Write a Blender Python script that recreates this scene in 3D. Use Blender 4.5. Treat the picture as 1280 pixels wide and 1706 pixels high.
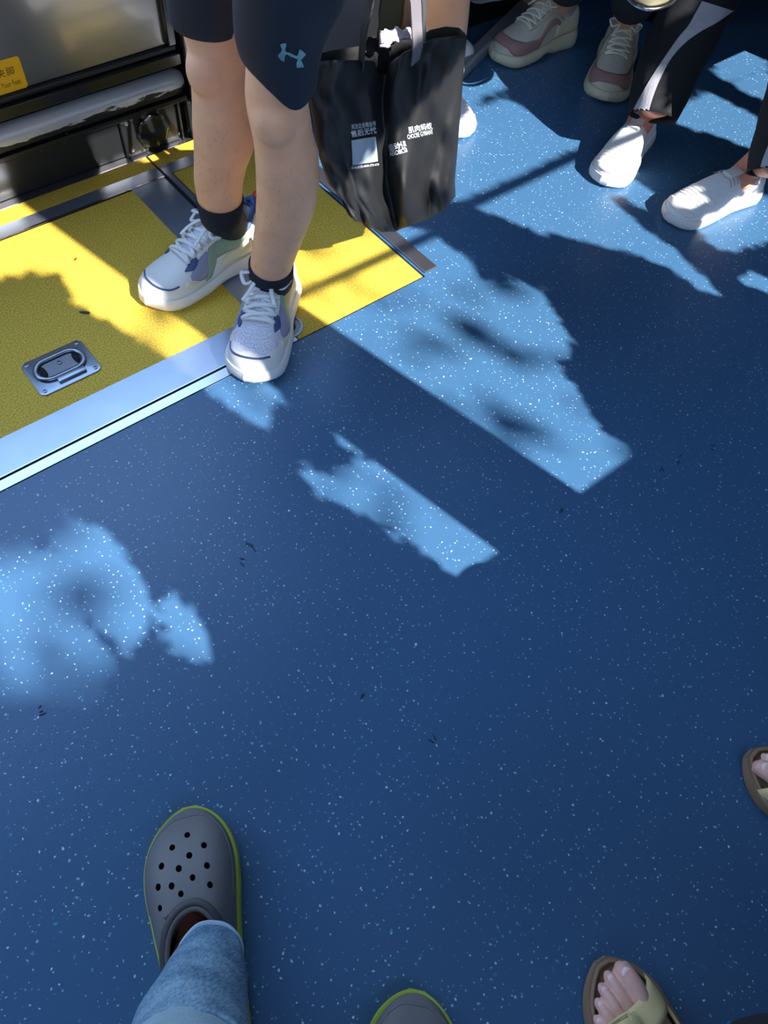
import bpy, bmesh, math, random
import numpy as np
from mathutils import Vector, Matrix

random.seed(7); RNG = np.random.default_rng(7)
SC = bpy.context.scene; COL = SC.collection
for o in list(bpy.data.objects): bpy.data.objects.remove(o)

# ------------------------------------------------------------------ camera
FPX = 1282.0
PITCH, ROLL, YAW = [math.radians(a) for a in (57.354, 6.252, -43.82)]
CAMP = np.array([0.0, 0.0, 1.10])
def cam_basis(p, r, yaw):
    cy, sy = math.cos(yaw), math.sin(yaw)
    F = np.array([-math.cos(p)*sy, math.cos(p)*cy, -math.sin(p)])
    X = np.array([cy, sy, 0.0]); U = np.cross(X, F)
    c, s = math.cos(r), math.sin(r)
    return np.array([c*X+s*U, -s*X+c*U, F])
CM = cam_basis(PITCH, ROLL, YAW)
cd = bpy.data.cameras.new('camera'); cam = bpy.data.objects.new('camera', cd); COL.objects.link(cam)
cd.sensor_fit = 'AUTO'; cd.sensor_width = 36.0; cd.lens = FPX/1706*36; cd.clip_start = 0.02
m = Matrix.Identity(4)
for i in range(3):
    m[i][0] = CM[0][i]; m[i][1] = CM[1][i]; m[i][2] = -CM[2][i]; m[i][3] = CAMP[i]
cam.matrix_world = m
SC.camera = cam

# ------------------------------------------------------------------ exposure, world, sun
SC.view_settings.view_transform = 'Standard'; SC.view_settings.look = 'None'
SC.view_settings.gamma = 1; SC.view_settings.use_curve_mapping = False
SC.view_settings.exposure = 0.0
W = bpy.data.worlds.new('sky'); SC.world = W; W.use_nodes = True
wn = W.node_tree.nodes; wl = W.node_tree.links
bg = wn['Background']; tc = wn.new('ShaderNodeTexCoord'); sp = wn.new('ShaderNodeSeparateXYZ'); rp = wn.new('ShaderNodeValToRGB')
wl.new(tc.outputs['Generated'], sp.inputs[0]); wl.new(sp.outputs[2], rp.inputs[0]); wl.new(rp.outputs[0], bg.inputs[0])
rp.color_ramp.elements[0].position = 0.0; rp.color_ramp.elements[0].color = (0.80, 0.87, 1.0, 1)
rp.color_ramp.elements[1].position = 0.6; rp.color_ramp.elements[1].color = (0.38, 0.60, 1.0, 1)
bg.inputs[1].default_value = 4.2
SUN_EL = math.radians(38.0)
SH = np.array([-0.19, 0.98]); SH = SH/np.linalg.norm(SH)             # horizontal travel of the sunlight
SD = np.array([SH[0]*math.cos(SUN_EL), SH[1]*math.cos(SUN_EL), -math.sin(SUN_EL)])
sl = bpy.data.lights.new('sun', 'SUN'); sl.energy = 15.0; sl.angle = math.radians(0.36); sl.color = (1.0, 0.96, 0.90)
so = bpy.data.objects.new('sun', sl); COL.objects.link(so)
so.rotation_euler = Vector(SD).to_track_quat('-Z', 'Y').to_euler(); so.location = (2, -4, 4)

# ------------------------------------------------------------------ geometry measured in the photograph -> metres
def ray(x, y): return CM.T @ np.array([(x-640)/FPX, -(y-853)/FPX, 1.0])
def P3(x, y, z=0.0):                       # the point at height z
    r = ray(x, y); t = (z-CAMP[2])/r[2]; return CAMP+r*t
def PY(x, y, Y):                           # the point on the upright plane y = Y
    r = ray(x, y); t = Y/r[1]; return CAMP+r*t
def depth(p): return float(CM[2] @ (np.array(p)-CAMP))
def wid(px, p): return px/FPX*depth(p)
def px_of(p):
    q = CM @ (np.array(p, float)-CAMP); return 640+FPX*q[0]/q[2], 853-FPX*q[1]/q[2]
def V(*a): return np.array(a, float)
def nrm(v):
    v = np.array(v, float); n = np.linalg.norm(v); return v/n if n > 1e-12 else v

# ------------------------------------------------------------------ materials
MATS = {}
def mat(name, color=(.5, .5, .5), rough=.6, metal=0, bump=0, bscale=200, vary=0, vscale=20, sss=0, coat=0, spec=None):
    if name in MATS: return MATS[name]
    M = bpy.data.materials.new(name); M.use_nodes = True; MATS[name] = M
    nt = M.node_tree; b = nt.nodes['Principled BSDF']
    b.inputs['Base Color'].default_value = (*color, 1); b.inputs['Roughness'].default_value = rough; b.inputs['Metallic'].default_value = metal
    if spec is not None: b.inputs['Specular IOR Level'].default_value = spec
    if coat: b.inputs['Coat Weight'].default_value = coat; b.inputs['Coat Roughness'].default_value = .08
    if sss:
        b.inputs['Subsurface Weight'].default_value = sss; b.inputs['Subsurface Radius'].default_value = (.012, .005, .003); b.inputs['Subsurface Scale'].default_value = 1.0
    t = nt.nodes.new('ShaderNodeTexCoord')
    if vary:
        n = nt.nodes.new('ShaderNodeTexNoise'); n.inputs['Scale'].default_value = vscale; n.inputs['Detail'].default_value = 5
        r = nt.nodes.new('ShaderNodeMapRange'); r.inputs[1].default_value = .3; r.inputs[2].default_value = .7
        r.inputs[3].default_value = 1-vary; r.inputs[4].default_value = 1+vary
        mx = nt.nodes.new('ShaderNodeVectorMath'); mx.operation = 'SCALE'; mx.inputs[0].default_value = color
        nt.links.new(t.outputs['Object'], n.inputs['Vector']); nt.links.new(n.outputs[0], r.inputs[0]); nt.links.new(r.outputs[0], mx.inputs['Scale'])
        nt.links.new(mx.outputs[0], b.inputs['Base Color'])
    if bump:
        n2 = nt.nodes.new('ShaderNodeTexNoise'); n2.inputs['Scale'].default_value = bscale; n2.inputs['Detail'].default_value = 3
        bp = nt.nodes.new('ShaderNodeBump'); bp.inputs['Strength'].default_value = bump; bp.inputs['Distance'].default_value = .002
        nt.links.new(t.outputs['Object'], n2.inputs['Vector']); nt.links.new(n2.outputs[0], bp.inputs['Height']); nt.links.new(bp.outputs[0], b.inputs['Normal'])
    return M
def srgb(r, g, b):
    f = lambda c: c/255/12.92 if c/255 <= .04045 else ((c/255+.055)/1.055)**2.4
    return (f(r), f(g), f(b))

def floor_mat():
    M = bpy.data.materials.new('blue_speckled_vinyl'); M.use_nodes = True; nt = M.node_tree; N = nt.nodes; L = nt.links; b = N['Principled BSDF']
    t = N.new('ShaderNodeTexCoord')
    no = N.new('ShaderNodeTexNoise'); no.inputs['Scale'].default_value = 160; L.new(t.outputs['Object'], no.inputs['Vector'])
    sub = N.new('ShaderNodeVectorMath'); sub.operation = 'MULTIPLY_ADD'; sub.inputs[1].default_value = (.006, .006, 0); L.new(no.outputs['Color'], sub.inputs[0]); L.new(t.outputs['Object'], sub.inputs[2])
    last = None
    base = N.new('ShaderNodeRGB'); base.outputs[0].default_value = (*FLOORC, 1); last = base.outputs[0]
    for (sc, rad, frac, colr) in ((112, .145, .26, (.42, .64, .80)), (66, .092, .22, (.66, .78, .88)), (84, .15, .22, (.06, .30, .50))):
        vo = N.new('ShaderNodeTexVoronoi'); vo.voronoi_dimensions = '2D'; vo.inputs['Scale'].default_value = sc; L.new(sub.outputs[0], vo.inputs['Vector'])
        s2 = N.new('ShaderNodeSeparateColor'); L.new(vo.outputs['Color'], s2.inputs[0])
        # chip radius varies from cell to cell
        rr = N.new('ShaderNodeMath'); rr.operation = 'MULTIPLY_ADD'; rr.inputs[1].default_value = rad*.75; rr.inputs[2].default_value = rad*.35; L.new(s2.outputs[1], rr.inputs[0])
        a = N.new('ShaderNodeMath'); a.operation = 'LESS_THAN'; L.new(vo.outputs['Distance'], a.inputs[0]); L.new(rr.outputs[0], a.inputs[1])
        c = N.new('ShaderNodeMath'); c.operation = 'LESS_THAN'; c.inputs[1].default_value = frac; L.new(s2.outputs[0], c.inputs[0])
        d = N.new('ShaderNodeMath'); d.operation = 'MULTIPLY'; L.new(a.outputs[0], d.inputs[0]); L.new(c.outputs[0], d.inputs[1])
        e = N.new('ShaderNodeMath'); e.operation = 'MULTIPLY'; L.new(d.outputs[0], e.inputs[0])
        br = N.new('ShaderNodeMapRange'); br.inputs[3].default_value = .35; br.inputs[4].default_value = 1; L.new(s2.outputs[2], br.inputs[0]); L.new(br.outputs[0], e.inputs[1])
        mx = N.new('ShaderNodeMix'); mx.data_type = 'RGBA'; L.new(e.outputs[0], mx.inputs['Factor']); L.new(last, mx.inputs['A']); mx.inputs['B'].default_value = (*colr, 1)
        last = mx.outputs['Result']
    L.new(last, b.inputs['Base Color'])
    b.inputs['Roughness'].default_value = .37
    b.inputs['Specular IOR Level'].default_value = .55
    bn = N.new('ShaderNodeTexNoise'); bn.inputs['Scale'].default_value = 420; bn.inputs['Detail'].default_value = 2; L.new(t.outputs['Object'], bn.inputs['Vector'])
    bp = N.new('ShaderNodeBump'); bp.inputs['Strength'].default_value = .35; bp.inputs['Distance'].default_value = .001; L.new(bn.outputs[0], bp.inputs['Height']); L.new(bp.outputs[0], b.inputs['Normal'])
    return M
def grain_mat(name, c1, c2, scale=330, rough=.75):
    M = bpy.data.materials.new(name); M.use_nodes = True; nt = M.node_tree; N = nt.nodes; L = nt.links; b = N['Principled BSDF']
    t = N.new('ShaderNodeTexCoord'); no = N.new('ShaderNodeTexNoise'); no.inputs['Scale'].default_value = scale; no.inputs['Detail'].default_value = 3; no.inputs['Roughness'].default_value = .7
    L.new(t.outputs['Object'], no.inputs['Vector'])
    cr = N.new('ShaderNodeValToRGB'); cr.color_ramp.elements[0].position = .38; cr.color_ramp.elements[1].position = .60
    cr.color_ramp.elements[0].color = (*c1, 1); cr.color_ramp.elements[1].color = (*c2, 1); L.new(no.outputs[0], cr.inputs[0]); L.new(cr.outputs[0], b.inputs['Base Color'])
    b.inputs['Roughness'].default_value = rough
    bp = N.new('ShaderNodeBump'); bp.inputs['Strength'].default_value = .6; bp.inputs['Distance'].default_value = .001; L.new(no.outputs[0], bp.inputs['Height']); L.new(bp.outputs[0], b.inputs['Normal'])
    return M
def worn_mat():
    M = bpy.data.materials.new('worn_rail_paint'); M.use_nodes = True; nt = M.node_tree; N = nt.nodes; L = nt.links; b = N['Principled BSDF']
    t = N.new('ShaderNodeTexCoord'); mp = N.new('ShaderNodeMapping'); mp.inputs['Scale'].default_value = (5, 5, 30); L.new(t.outputs['Object'], mp.inputs[0])
    no = N.new('ShaderNodeTexNoise'); no.inputs['Scale'].default_value = 2.2; no.inputs['Detail'].default_value = 8; no.inputs['Roughness'].default_value = .65; L.new(mp.outputs[0], no.inputs['Vector'])
    sp_ = N.new('ShaderNodeSeparateXYZ'); L.new(t.outputs['Object'], sp_.inputs[0])
    mr = N.new('ShaderNodeMapRange'); mr.inputs[1].default_value = .014; mr.inputs[2].default_value = .042; mr.inputs[3].default_value = -.28; mr.inputs[4].default_value = .25; L.new(sp_.outputs[2], mr.inputs[0])
    ad = N.new('ShaderNodeMath'); ad.operation = 'ADD'; L.new(no.outputs[0], ad.inputs[0]); L.new(mr.outputs[0], ad.inputs[1])
    cr = N.new('ShaderNodeValToRGB'); cr.color_ramp.elements[0].position = .45; cr.color_ramp.elements[1].position = .48
    cr.color_ramp.elements[0].color = (.02, .022, .025, 1); cr.color_ramp.elements[1].color = (.50, .52, .53, 1); L.new(ad.outputs[0], cr.inputs[0]); L.new(cr.outputs[0], b.inputs['Base Color'])
    L.new(cr.outputs['Alpha'], b.inputs['Alpha']); b.inputs['Metallic'].default_value = .55; b.inputs['Roughness'].default_value = .38
    return M
def knit_mat(name, c1, c2, scale=420):
    M = bpy.data.materials.new(name); M.use_nodes = True; nt = M.node_tree; N = nt.nodes; L = nt.links; b = N['Principled BSDF']
    t = N.new('ShaderNodeTexCoord'); vo = N.new('ShaderNodeTexVoronoi'); vo.inputs['Scale'].default_value = scale; vo.inputs['Randomness'].default_value = .7; L.new(t.outputs['Object'], vo.inputs['Vector'])
    cr = N.new('ShaderNodeValToRGB'); cr.color_ramp.elements[0].position = .28; cr.color_ramp.elements[1].position = .42
    cr.color_ramp.elements[0].color = (*c2, 1); cr.color_ramp.elements[1].color = (*c1, 1); L.new(vo.outputs['Distance'], cr.inputs[0]); L.new(cr.outputs[0], b.inputs['Base Color'])
    b.inputs['Roughness'].default_value = .85
    bp = N.new('ShaderNodeBump'); bp.inputs['Strength'].default_value = .5; bp.inputs['Distance'].default_value = .0008; L.new(vo.outputs['Distance'], bp.inputs['Height']); L.new(bp.outputs[0], b.inputs['Normal'])
    return M
def denim_mat():
    M = bpy.data.materials.new('washed_denim'); M.use_nodes = True; nt = M.node_tree; N = nt.nodes; L = nt.links; b = N['Principled BSDF']
    t = N.new('ShaderNodeTexCoord'); out = None
    mp = N.new('ShaderNodeMapping'); mp.inputs['Scale'].default_value = (1, 1, .12); L.new(t.outputs['Object'], mp.inputs[0])
    n1 = N.new('ShaderNodeTexNoise'); n1.inputs['Scale'].default_value = 420; n1.inputs['Detail'].default_value = 2; L.new(mp.outputs[0], n1.inputs['Vector'])
    n2 = N.new('ShaderNodeTexNoise'); n2.inputs['Scale'].default_value = 24; n2.inputs['Detail'].default_value = 5; L.new(t.outputs['Object'], n2.inputs['Vector'])
    ad = N.new('ShaderNodeMath'); ad.operation = 'ADD'; L.new(n1.outputs[0], ad.inputs[0]); L.new(n2.outputs[0], ad.inputs[1])
    cr = N.new('ShaderNodeValToRGB'); cr.color_ramp.elements[0].position = .36; cr.color_ramp.elements[1].position = .66
    hf = N.new('ShaderNodeMath'); hf.operation = 'MULTIPLY'; hf.inputs[1].default_value = .5; L.new(ad.outputs[0], hf.inputs[0])
    cr.color_ramp.elements[0].color = (.060, .150, .250, 1); cr.color_ramp.elements[1].color = (.26, .44, .56, 1); L.new(hf.outputs[0], cr.inputs[0]); L.new(cr.outputs[0], b.inputs['Base Color'])
    b.inputs['Roughness'].default_value = .9
    bp = N.new('ShaderNodeBump'); bp.inputs['Strength'].default_value = .5; bp.inputs['Distance'].default_value = .001; L.new(n1.outputs[0], bp.inputs['Height']); L.new(bp.outputs[0], b.inputs['Normal'])
    return M

FLOORC = (.042, .118, .232)
M_FLOOR = floor_mat()
M_YEL = grain_mat('yellow_grit', (.42, .26, .018), (.82, .56, .065))
M_ALU = mat('brushed_aluminium', (.38, .43, .53), .33, .85, .05, 60, .06, 8)
M_ALUB = mat('bright_aluminium', (.52, .54, .60), .24, 1)
M_STEEL = mat("steel", (.27, .30, .35), .30, .95, .08, 90)
M_DARKM = mat('tarnished_steel', (.20, .20, .22), .4, .9)
M_GAP = mat('black_rubber_gap', (.006, .006, .007), .8)
M_BLK = mat('black_lacquer', (.006, .007, .008), .22, 0, .03, 30, coat=.6)
M_BLKM = mat('black_painted_metal', (.010, .011, .012), .34, .0, .05, 50)
M_PANEL = mat('smoky_door_panel', (.21, .21, .21), .30, 1, .04, 14, coat=.8)
M_WORN = worn_mat()
M_SKIN = mat('skin', srgb(240, 182, 142), .55, 0, .12, 260, .07, 30, sss=.12)
M_SKINP = mat('skin_pink', srgb(236, 184, 164), .5, 0, .12, 260, .10, 55, sss=.12)
M_SKINF = mat('skin_flushed', srgb(224, 150, 122), .5, 0, .12, 260, .12, 45, sss=.12)
M_NAIL = mat('toenail', srgb(255, 226, 222), .18)
M_HAIR = mat('leg_hair', (.07, .04, .028), .6)
M_NAVY = mat('navy_sports_cloth', (.0095, .016, .030), .62, 0, .1, 500, .08, 12)
M_SOCK = mat('navy_sock_knit', (.006, .010, .020), .85, 0, .3, 700)
M_WHITE = mat('white_leather', (.78, .76, .72), .5, 0, .06, 160)
M_KNITW = knit_mat('white_mesh', (.74, .73, .80), (.30, .31, .42))
M_SOLEW = mat('white_foam_sole', (.80, .79, .76), .55, 0, .08, 90)
M_GREEN = mat('sage_green_overlay', srgb(140, 166, 140), .5)
M_LILAC = mat('grey_lilac_panel', srgb(150, 152, 176), .7, 0, .2, 500)
M_SBLUE = mat('denim_blue_trim', srgb(62, 84, 130), .6)
M_CREAM = mat('cream_overlay', srgb(226, 220, 190), .55)
M_PEACH = mat('peach_tag', srgb(222, 130, 98), .6)
M_TAG = mat('grey_tag', srgb(178, 176, 170), .6)
M_RED = mat('red_tab', srgb(226, 52, 30), .5)
M_LACE = mat('white_lace', (.80, .80, .78), .8, 0, .3, 900)
M_BEIGE = mat('beige_suede', srgb(190, 182, 160), .8, 0, .2, 400, .06, 30)
M_BEIG2 = mat('pale_beige_mesh', srgb(202, 198, 180), .85, 0, .3, 600)
M_MAUVE = mat('mauve_suede', srgb(164, 126, 120), .85, 0, .2, 400, .08, 30)
M_SOLEB = mat('ivory_foam_sole', srgb(206, 202, 170), .6, 0, .06, 60)
M_LACEB = mat('cream_lace', srgb(236, 232, 214), .8)
M_KNIT2 = knit_mat('white_knit', (.86, .87, .88), (.62, .65, .70), 520)
M_CLOG = mat('grey_clog_foam', srgb(116, 114, 114), .55, 0, .05, 300, .04, 12)
M_CLOGR = mat('dark_clog_rim', srgb(84, 84, 86), .6)
M_LIME = mat('lime_foam', srgb(172, 192, 62), .55)
M_HOLE = mat('clog_hole_shade', (.004, .004, .005), .9)  # black put into the pit walls for the shade inside them
M_SAND = mat('khaki_strap', srgb(226, 206, 150), .6, 0, .1, 300, .03, 12)
M_SANDS = mat('taupe_sandal_sole', srgb(146, 120, 94), .7, 0, .1, 200, .08, 30)
M_BTRO = mat('black_trouser_cloth', (.006, .007, .010), .85, 0, .2, 400, .15, 10)
M_GSTR = mat('grey_side_stripe', srgb(168, 168, 176), .85, 0, .3, 500, .1, 60)
M_BAG = mat('black_nonwoven', (.011, .0115, .0125), .46, 0, .5, 900, .3, 9)
M_BAGI = mat('bag_lining', (.006, .006, .0065), .8, 0, .6, 700)
M_STRAP = mat('grey_bag_strap', (.17, .155, .175), .45, 0, .4, 700)
M_PRINT = mat('white_print', (.62, .68, .72), .7)
M_LOGO = mat('iridescent_logo', srgb(120, 168, 172), .35, .3, 0, 0, .35, 35)
M_STICK = mat('yellow_sticker', srgb(232, 178, 10), .4)
M_INK = mat('dark_ink', (.03, .022, .012), .6)
M_GREY = mat('grey_seat_plastic', srgb(120, 122, 132), .5)
M_OLIVE = mat('olive_panel', srgb(96, 92, 68), .6)
M_TAN = mat('tan_trim', srgb(196, 156, 118), .6)
M_PINKT = mat('pinkish_towel', srgb(196, 176, 188), .9, 0, .8, 300)
M_DENIM = denim_mat()
M_THREAD = mat('pale_hem_thread', srgb(170, 196, 214), .8)
M_CEIL = mat('ceiling_grey', (.42, .42, .42), .6)
M_LEAF = mat('leaf_green', (.025, .05, .012), .6, vary=.3, vscale=5)
M_ROAD = mat('asphalt', (.12, .12, .13), .9)
M_SCUFF = mat('black_scuff', (.004, .010, .022), .6)
M_SEATB = mat('dark_blue_seat', (.012, .022, .06), .6)

# ------------------------------------------------------------------ object helpers
def wloc(o): return np.array(o['_w']) if o is not None else V(0, 0, 0)
def obj(name, vs, fs, m, parent=None, mi=None, smooth=True, origin=None):
    vs = np.array([list(v) for v in vs], float)
    if parent is not None: org = wloc(parent)
    elif origin is not None: org = np.array(origin, float)
    else:
        lo, hi = vs.min(0), vs.max(0); org = V((lo[0]+hi[0])/2, (lo[1]+hi[1])/2, lo[2])
    me = bpy.data.meshes.new(name); me.from_pydata((vs-org).tolist(), [], [tuple(int(i) for i in f) for f in fs])
    for mm in (m if isinstance(m, (list, tuple)) else [m]): me.materials.append(mm)
    me.polygons.foreach_set('use_smooth', [smooth]*len(me.polygons))
    if mi is not None: me.polygons.foreach_set('material_index', [int(i) for i in mi])
    me.update()
    bm = bmesh.new(); bm.from_mesh(me); bmesh.ops.recalc_face_normals(bm, faces=bm.faces); bm.to_mesh(me); bm.free()
    o = bpy.data.objects.new(name, me); COL.objects.link(o)
    if parent is not None: o.parent = parent
    else: o.location = org
    o['_w'] = org.tolist()
    return o
def empty(name, loc):
    o = bpy.data.objects.new(name, None); COL.objects.link(o); o.location = loc; o['_w'] = list(map(float, loc)); o.empty_display_size = .05; return o
def tag(o, label=None, cat=None, group=None, kind=None):
    if label: o['label'] = label
    if cat: o['category'] = cat
    if group: o['group'] = group
    if kind: o['kind'] = kind
    return o
def structure(o): o['kind'] = 'structure'; return o
def angle_smooth(o, deg=35):
    bm = bmesh.new(); bm.from_mesh(o.data)
    for e in bm.edges:
        if len(e.link_faces) == 2 and e.calc_face_angle(0) > math.radians(deg): e.smooth = False
    bm.to_mesh(o.data); bm.free(); return o

class MB:
    def __init__(s): s.v = []; s.f = []; s.m = []
    def add(s, vs, fs, mi=0):
        o = len(s.v); s.v += [list(map(float, v)) for v in vs]; s.f += [tuple(i+o for i in f) for f in fs]
        s.m += (list(mi) if isinstance(mi, (list, tuple)) else [mi]*len(fs)); return s
    def build(s, name, m, parent=None, smooth=True, sharp=None, origin=None):
        o = obj(name, s.v, s.f, m, parent, s.m, smooth, origin)
        if sharp: angle_smooth(o, sharp)
        return o
def box(c0, c1):
    (x0, y0, z0), (x1, y1, z1) = c0, c1
    v = [(x0, y0, z0), (x1, y0, z0), (x1, y1, z0), (x0, y1, z0), (x0, y0, z1), (x1, y0, z1), (x1, y1, z1), (x0, y1, z1)]
    return v, [(0, 3, 2, 1), (4, 5, 6, 7), (0, 1, 5, 4), (1, 2, 6, 5), (2, 3, 7, 6), (3, 0, 4, 7)]
def bbox_bevel(c0, c1, r=.003, seg=2):
    bm = bmesh.new(); v, f = box(c0, c1); vv = [bm.verts.new(p) for p in v]
    for q in f: bm.faces.new([vv[i] for i in q])
    bmesh.ops.bevel(bm, geom=list(bm.edges), offset=r, segments=seg, affect='EDGES', profile=.5)
    bm.verts.index_update(); out = ([tuple(x.co) for x in bm.verts], [tuple(x.index for x in q.verts) for q in bm.faces]); bm.free(); return out
def prism(poly, z0, z1, bev=0):
    n = len(poly); v = [(p[0], p[1], z0) for p in poly]+[(p[0], p[1], z1) for p in poly]
    f = [tuple(range(n-1, -1, -1)), tuple(range(n, 2*n))]+[(i, (i+1) % n, (i+1) % n+n, i+n) for i in range(n)]
    return v, f
def frames(pts, closed=False):
    pts = np.array(pts, float); n = len(pts); T = []
    for i in range(n):
        a = pts[(i-1) % n] if (closed or i > 0) else pts[i]; b = pts[(i+1) % n] if (closed or i < n-1) else pts[i]
        T.append(nrm(b-a))
    up = V(0, 0, 1) if abs(T[0][2]) < .9 else V(1, 0, 0)
    N = nrm(np.cross(T[0], up)); out = []
    for i in range(n):
        N = nrm(N-T[i]*np.dot(N, T[i])); out.append((T[i], N, np.cross(T[i], N)))
    return pts, out
def tube(pts, r, n=8, closed=False, flat=1.0, nref=None):
    pts, fr = frames(pts, closed); k = len(pts); vs = []
    for i, (p, (t, a, b)) in enumerate(zip(pts, fr)):
        ri = r[i] if hasattr(r, '__len__') else r
        if nref is not None:
            nn = nref[i] if np.ndim(nref) == 2 else nref
            b = nrm(nn-t*np.dot(nn, t)); a = np.cross(b, t)
        for j in range(n):
            w = 2*math.pi*j/n; vs.append(p+a*math.cos(w)*ri+b*math.sin(w)*ri*flat)
    fs = []
    for i in range(k if closed else k-1):
        i2 = (i+1) % k
        for j in range(n): fs.append((i*n+j, i*n+(j+1) % n, i2*n+(j+1) % n, i2*n+j))
    if not closed: fs += [tuple(range(n-1, -1, -1)), tuple((k-1)*n+j for j in range(n))]
    return vs, fs
def spline(pts, n=40, closed=False):
    pts = np.array(pts, float); k = len(pts); out = []
    segs = k if closed else k-1
    for s in range(segs):
        g = lambda i: pts[i % k] if closed else pts[min(max(i, 0), k-1)]
        p0, p1, p2, p3 = g(s-1), g(s), g(s+1), g(s+2)
        m_ = max(2, n//segs)
        for q in range(m_):
            t = q/m_
            out.append(.5*((2*p1)+(-p0+p2)*t+(2*p0-5*p1+4*p2-p3)*t*t+(-p0+3*p1-3*p2+p3)*t**3))
    if not closed: out.append(pts[-1])
    return np.array(out)
def loft(rings, cap=True):
    n = len(rings[0]); v = [p for r in rings for p in r]; f = []
    for i in range(len(rings)-1):
        for j in range(n): f.append((i*n+j, i*n+(j+1) % n, (i+1)*n+(j+1) % n, (i+1)*n+j))
    if cap: f += [tuple(range(n-1, -1, -1)), tuple((len(rings)-1)*n+j for j in range(n))]
    return v, f
def ring_on(c, ax, rx, ry, xref, n=24, lobe=None):
    ax = nrm(ax); u = nrm(np.array(xref)-ax*np.dot(xref, ax)); w = np.cross(ax, u); out = []
    for j in range(n):
        a = 2*math.pi*j/n; k = lobe(a) if lobe else 1
        out.append(np.array(c)+u*math.cos(a)*rx*k+w*math.sin(a)*ry*k)
    return out
def applied(o, mods):
    for (t, kw) in mods:
        md = o.modifiers.new(t, t)
        for k, v_ in kw.items(): setattr(md, k, v_)
    dg = bpy.context.evaluated_depsgraph_get(); dg.update()
    me = bpy.data.meshes.new_from_object(o.evaluated_get(dg)); o.modifiers.clear()
    old = o.data; o.data = me; bpy.data.meshes.remove(old); return o
def ico(c, r, sc=(1, 1, 1), sub=2):
    bm = bmesh.new(); bmesh.ops.create_icosphere(bm, subdivisions=sub, radius=1)
    v = [(c[0]+p.co.x*r*sc[0], c[1]+p.co.y*r*sc[1], c[2]+p.co.z*r*sc[2]) for p in bm.verts]
    bm.verts.index_update(); f = [tuple(x.index for x in q.verts) for q in bm.faces]; bm.free(); return v, f
def fused(name, mb, m, parent, voxel=.004, smooth=6):
    o = mb.build(name, m, parent)
    applied(o, [('REMESH', dict(mode='VOXEL', voxel_size=voxel)), ('SMOOTH', dict(iterations=smooth, factor=.5))])
    for p in o.data.polygons: p.use_smooth = True
    if not o.data.materials: o.data.materials.append(m)
    return o
_txt = {}
def text_geo(body, size=1.0, bold=0.0):
    cu = bpy.data.curves.new('t', 'FONT'); cu.body = body; cu.size = size; cu.align_x = 'LEFT'; cu.resolution_u = 3; cu.offset = bold
    o = bpy.data.objects.new('t', cu); COL.objects.link(o); dg = bpy.context.evaluated_depsgraph_get(); dg.update()
    me = bpy.data.meshes.new_from_object(o.evaluated_get(dg))
    v = np.array([list(x.co) for x in me.vertices]) if len(me.vertices) else np.zeros((0, 3)); f = [tuple(p.vertices) for p in me.polygons]
    bpy.data.objects.remove(o); bpy.data.curves.remove(cu); bpy.data.meshes.remove(me); return v, f

# ------------------------------------------------------------------ large structure
Y_DOOR = 1.63; Y_NEAR = -0.88; CEIL = 2.3
def slab(name, c0, c1, m, parent=None, bev=0): 
    v, f = bbox_bevel(c0, c1, bev) if bev else box(c0, c1)
    o = obj(name, v, f, m, parent, smooth=False); return o
H = 1.1
yA, yB, yC = .932*H, 1.384*H, 1.459*H            # yellow panel front edge, inner bright line, back silver line
y_tr0, y_tr1 = .841*H, .932*H
X_GR = .594*H; X_E = .842*H
fl = structure(slab('floor', (-4, Y_NEAR, -.06), (5, Y_DOOR+.05, -.006), M_FLOOR))
# top sheet of blue vinyl around the ramp bay (same floor, as its child so the bay is a real recess)
mb = MB()
for c0, c1 in (((-4, Y_NEAR, -.006), (5, .8355*H, 0)), ((X_E+.001, .8355*H, -.006), (5, Y_DOOR, 0))): mb.add(*box(c0, c1))
mb.build('vinyl_sheet', M_FLOOR, fl, smooth=False)
tag(slab('black_gap_lining', (-4, .8355*H, -.0055), (X_E, Y_DOOR, -.004), M_GAP, fl))
structure(slab('ceiling', (-4, Y_NEAR-.06, CEIL), (5, Y_DOOR+.1, CEIL+.05), M_CEIL))
structure(slab('wall_rear', (-4.05, Y_NEAR-.06, -.06), (-4, Y_DOOR+.1, CEIL), M_CEIL))
structure(slab('wall_front', (5, Y_NEAR-.06, -.06), (5.05, Y_DOOR+.1, CEIL), M_CEIL))
SILL = (.336-Y_NEAR)/SH[1]*math.tan(SUN_EL)
wn_ = MB()
wn_.add(*box((2.9, Y_NEAR-.06, SILL), (5, Y_NEAR, 2.12))); wn_.add(*box((-4, Y_NEAR-.06, -.3), (5, Y_NEAR, SILL))); wn_.add(*box((-4, Y_NEAR-.06, 2.12), (5, Y_NEAR, CEIL)))  # right end closed above the sill, added to darken that side
dxs = SH[0]/SH[1]
p1l = P3(965, 820)[0] - dxs*(.336-Y_NEAR); p2r = P3(835, 910)[0] - dxs*(.336-Y_NEAR)
for a, b in ((p2r, p1l), (-4, -1.6), (2.75, 2.9)): wn_.add(*box((a, Y_NEAR-.06, SILL), (b, Y_NEAR, 2.12)))
wall_w = structure(wn_.build('wall_window_side', M_CEIL, smooth=False))
def back_to_window(px, py, Y): q = P3(px, py); return q-SD*(q[1]-Y)/SD[1]
def late_bars():
    for (a, b, rr_) in (((735, 364), (1000, 240), .011), ((480, 500), (735, 384), .010)):  # bars added in the window opening to cast dark floor bands
        MB().add(*tube([back_to_window(*a, Y_NEAR-.03), back_to_window(*b, Y_NEAR-.03)], rr_, 8)).build('shadow_bar', M_CEIL, wall_w)
late_bars()
structure(slab('road', (-12, -14, -.42), (13, 14, -.40), M_ROAD))
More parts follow.
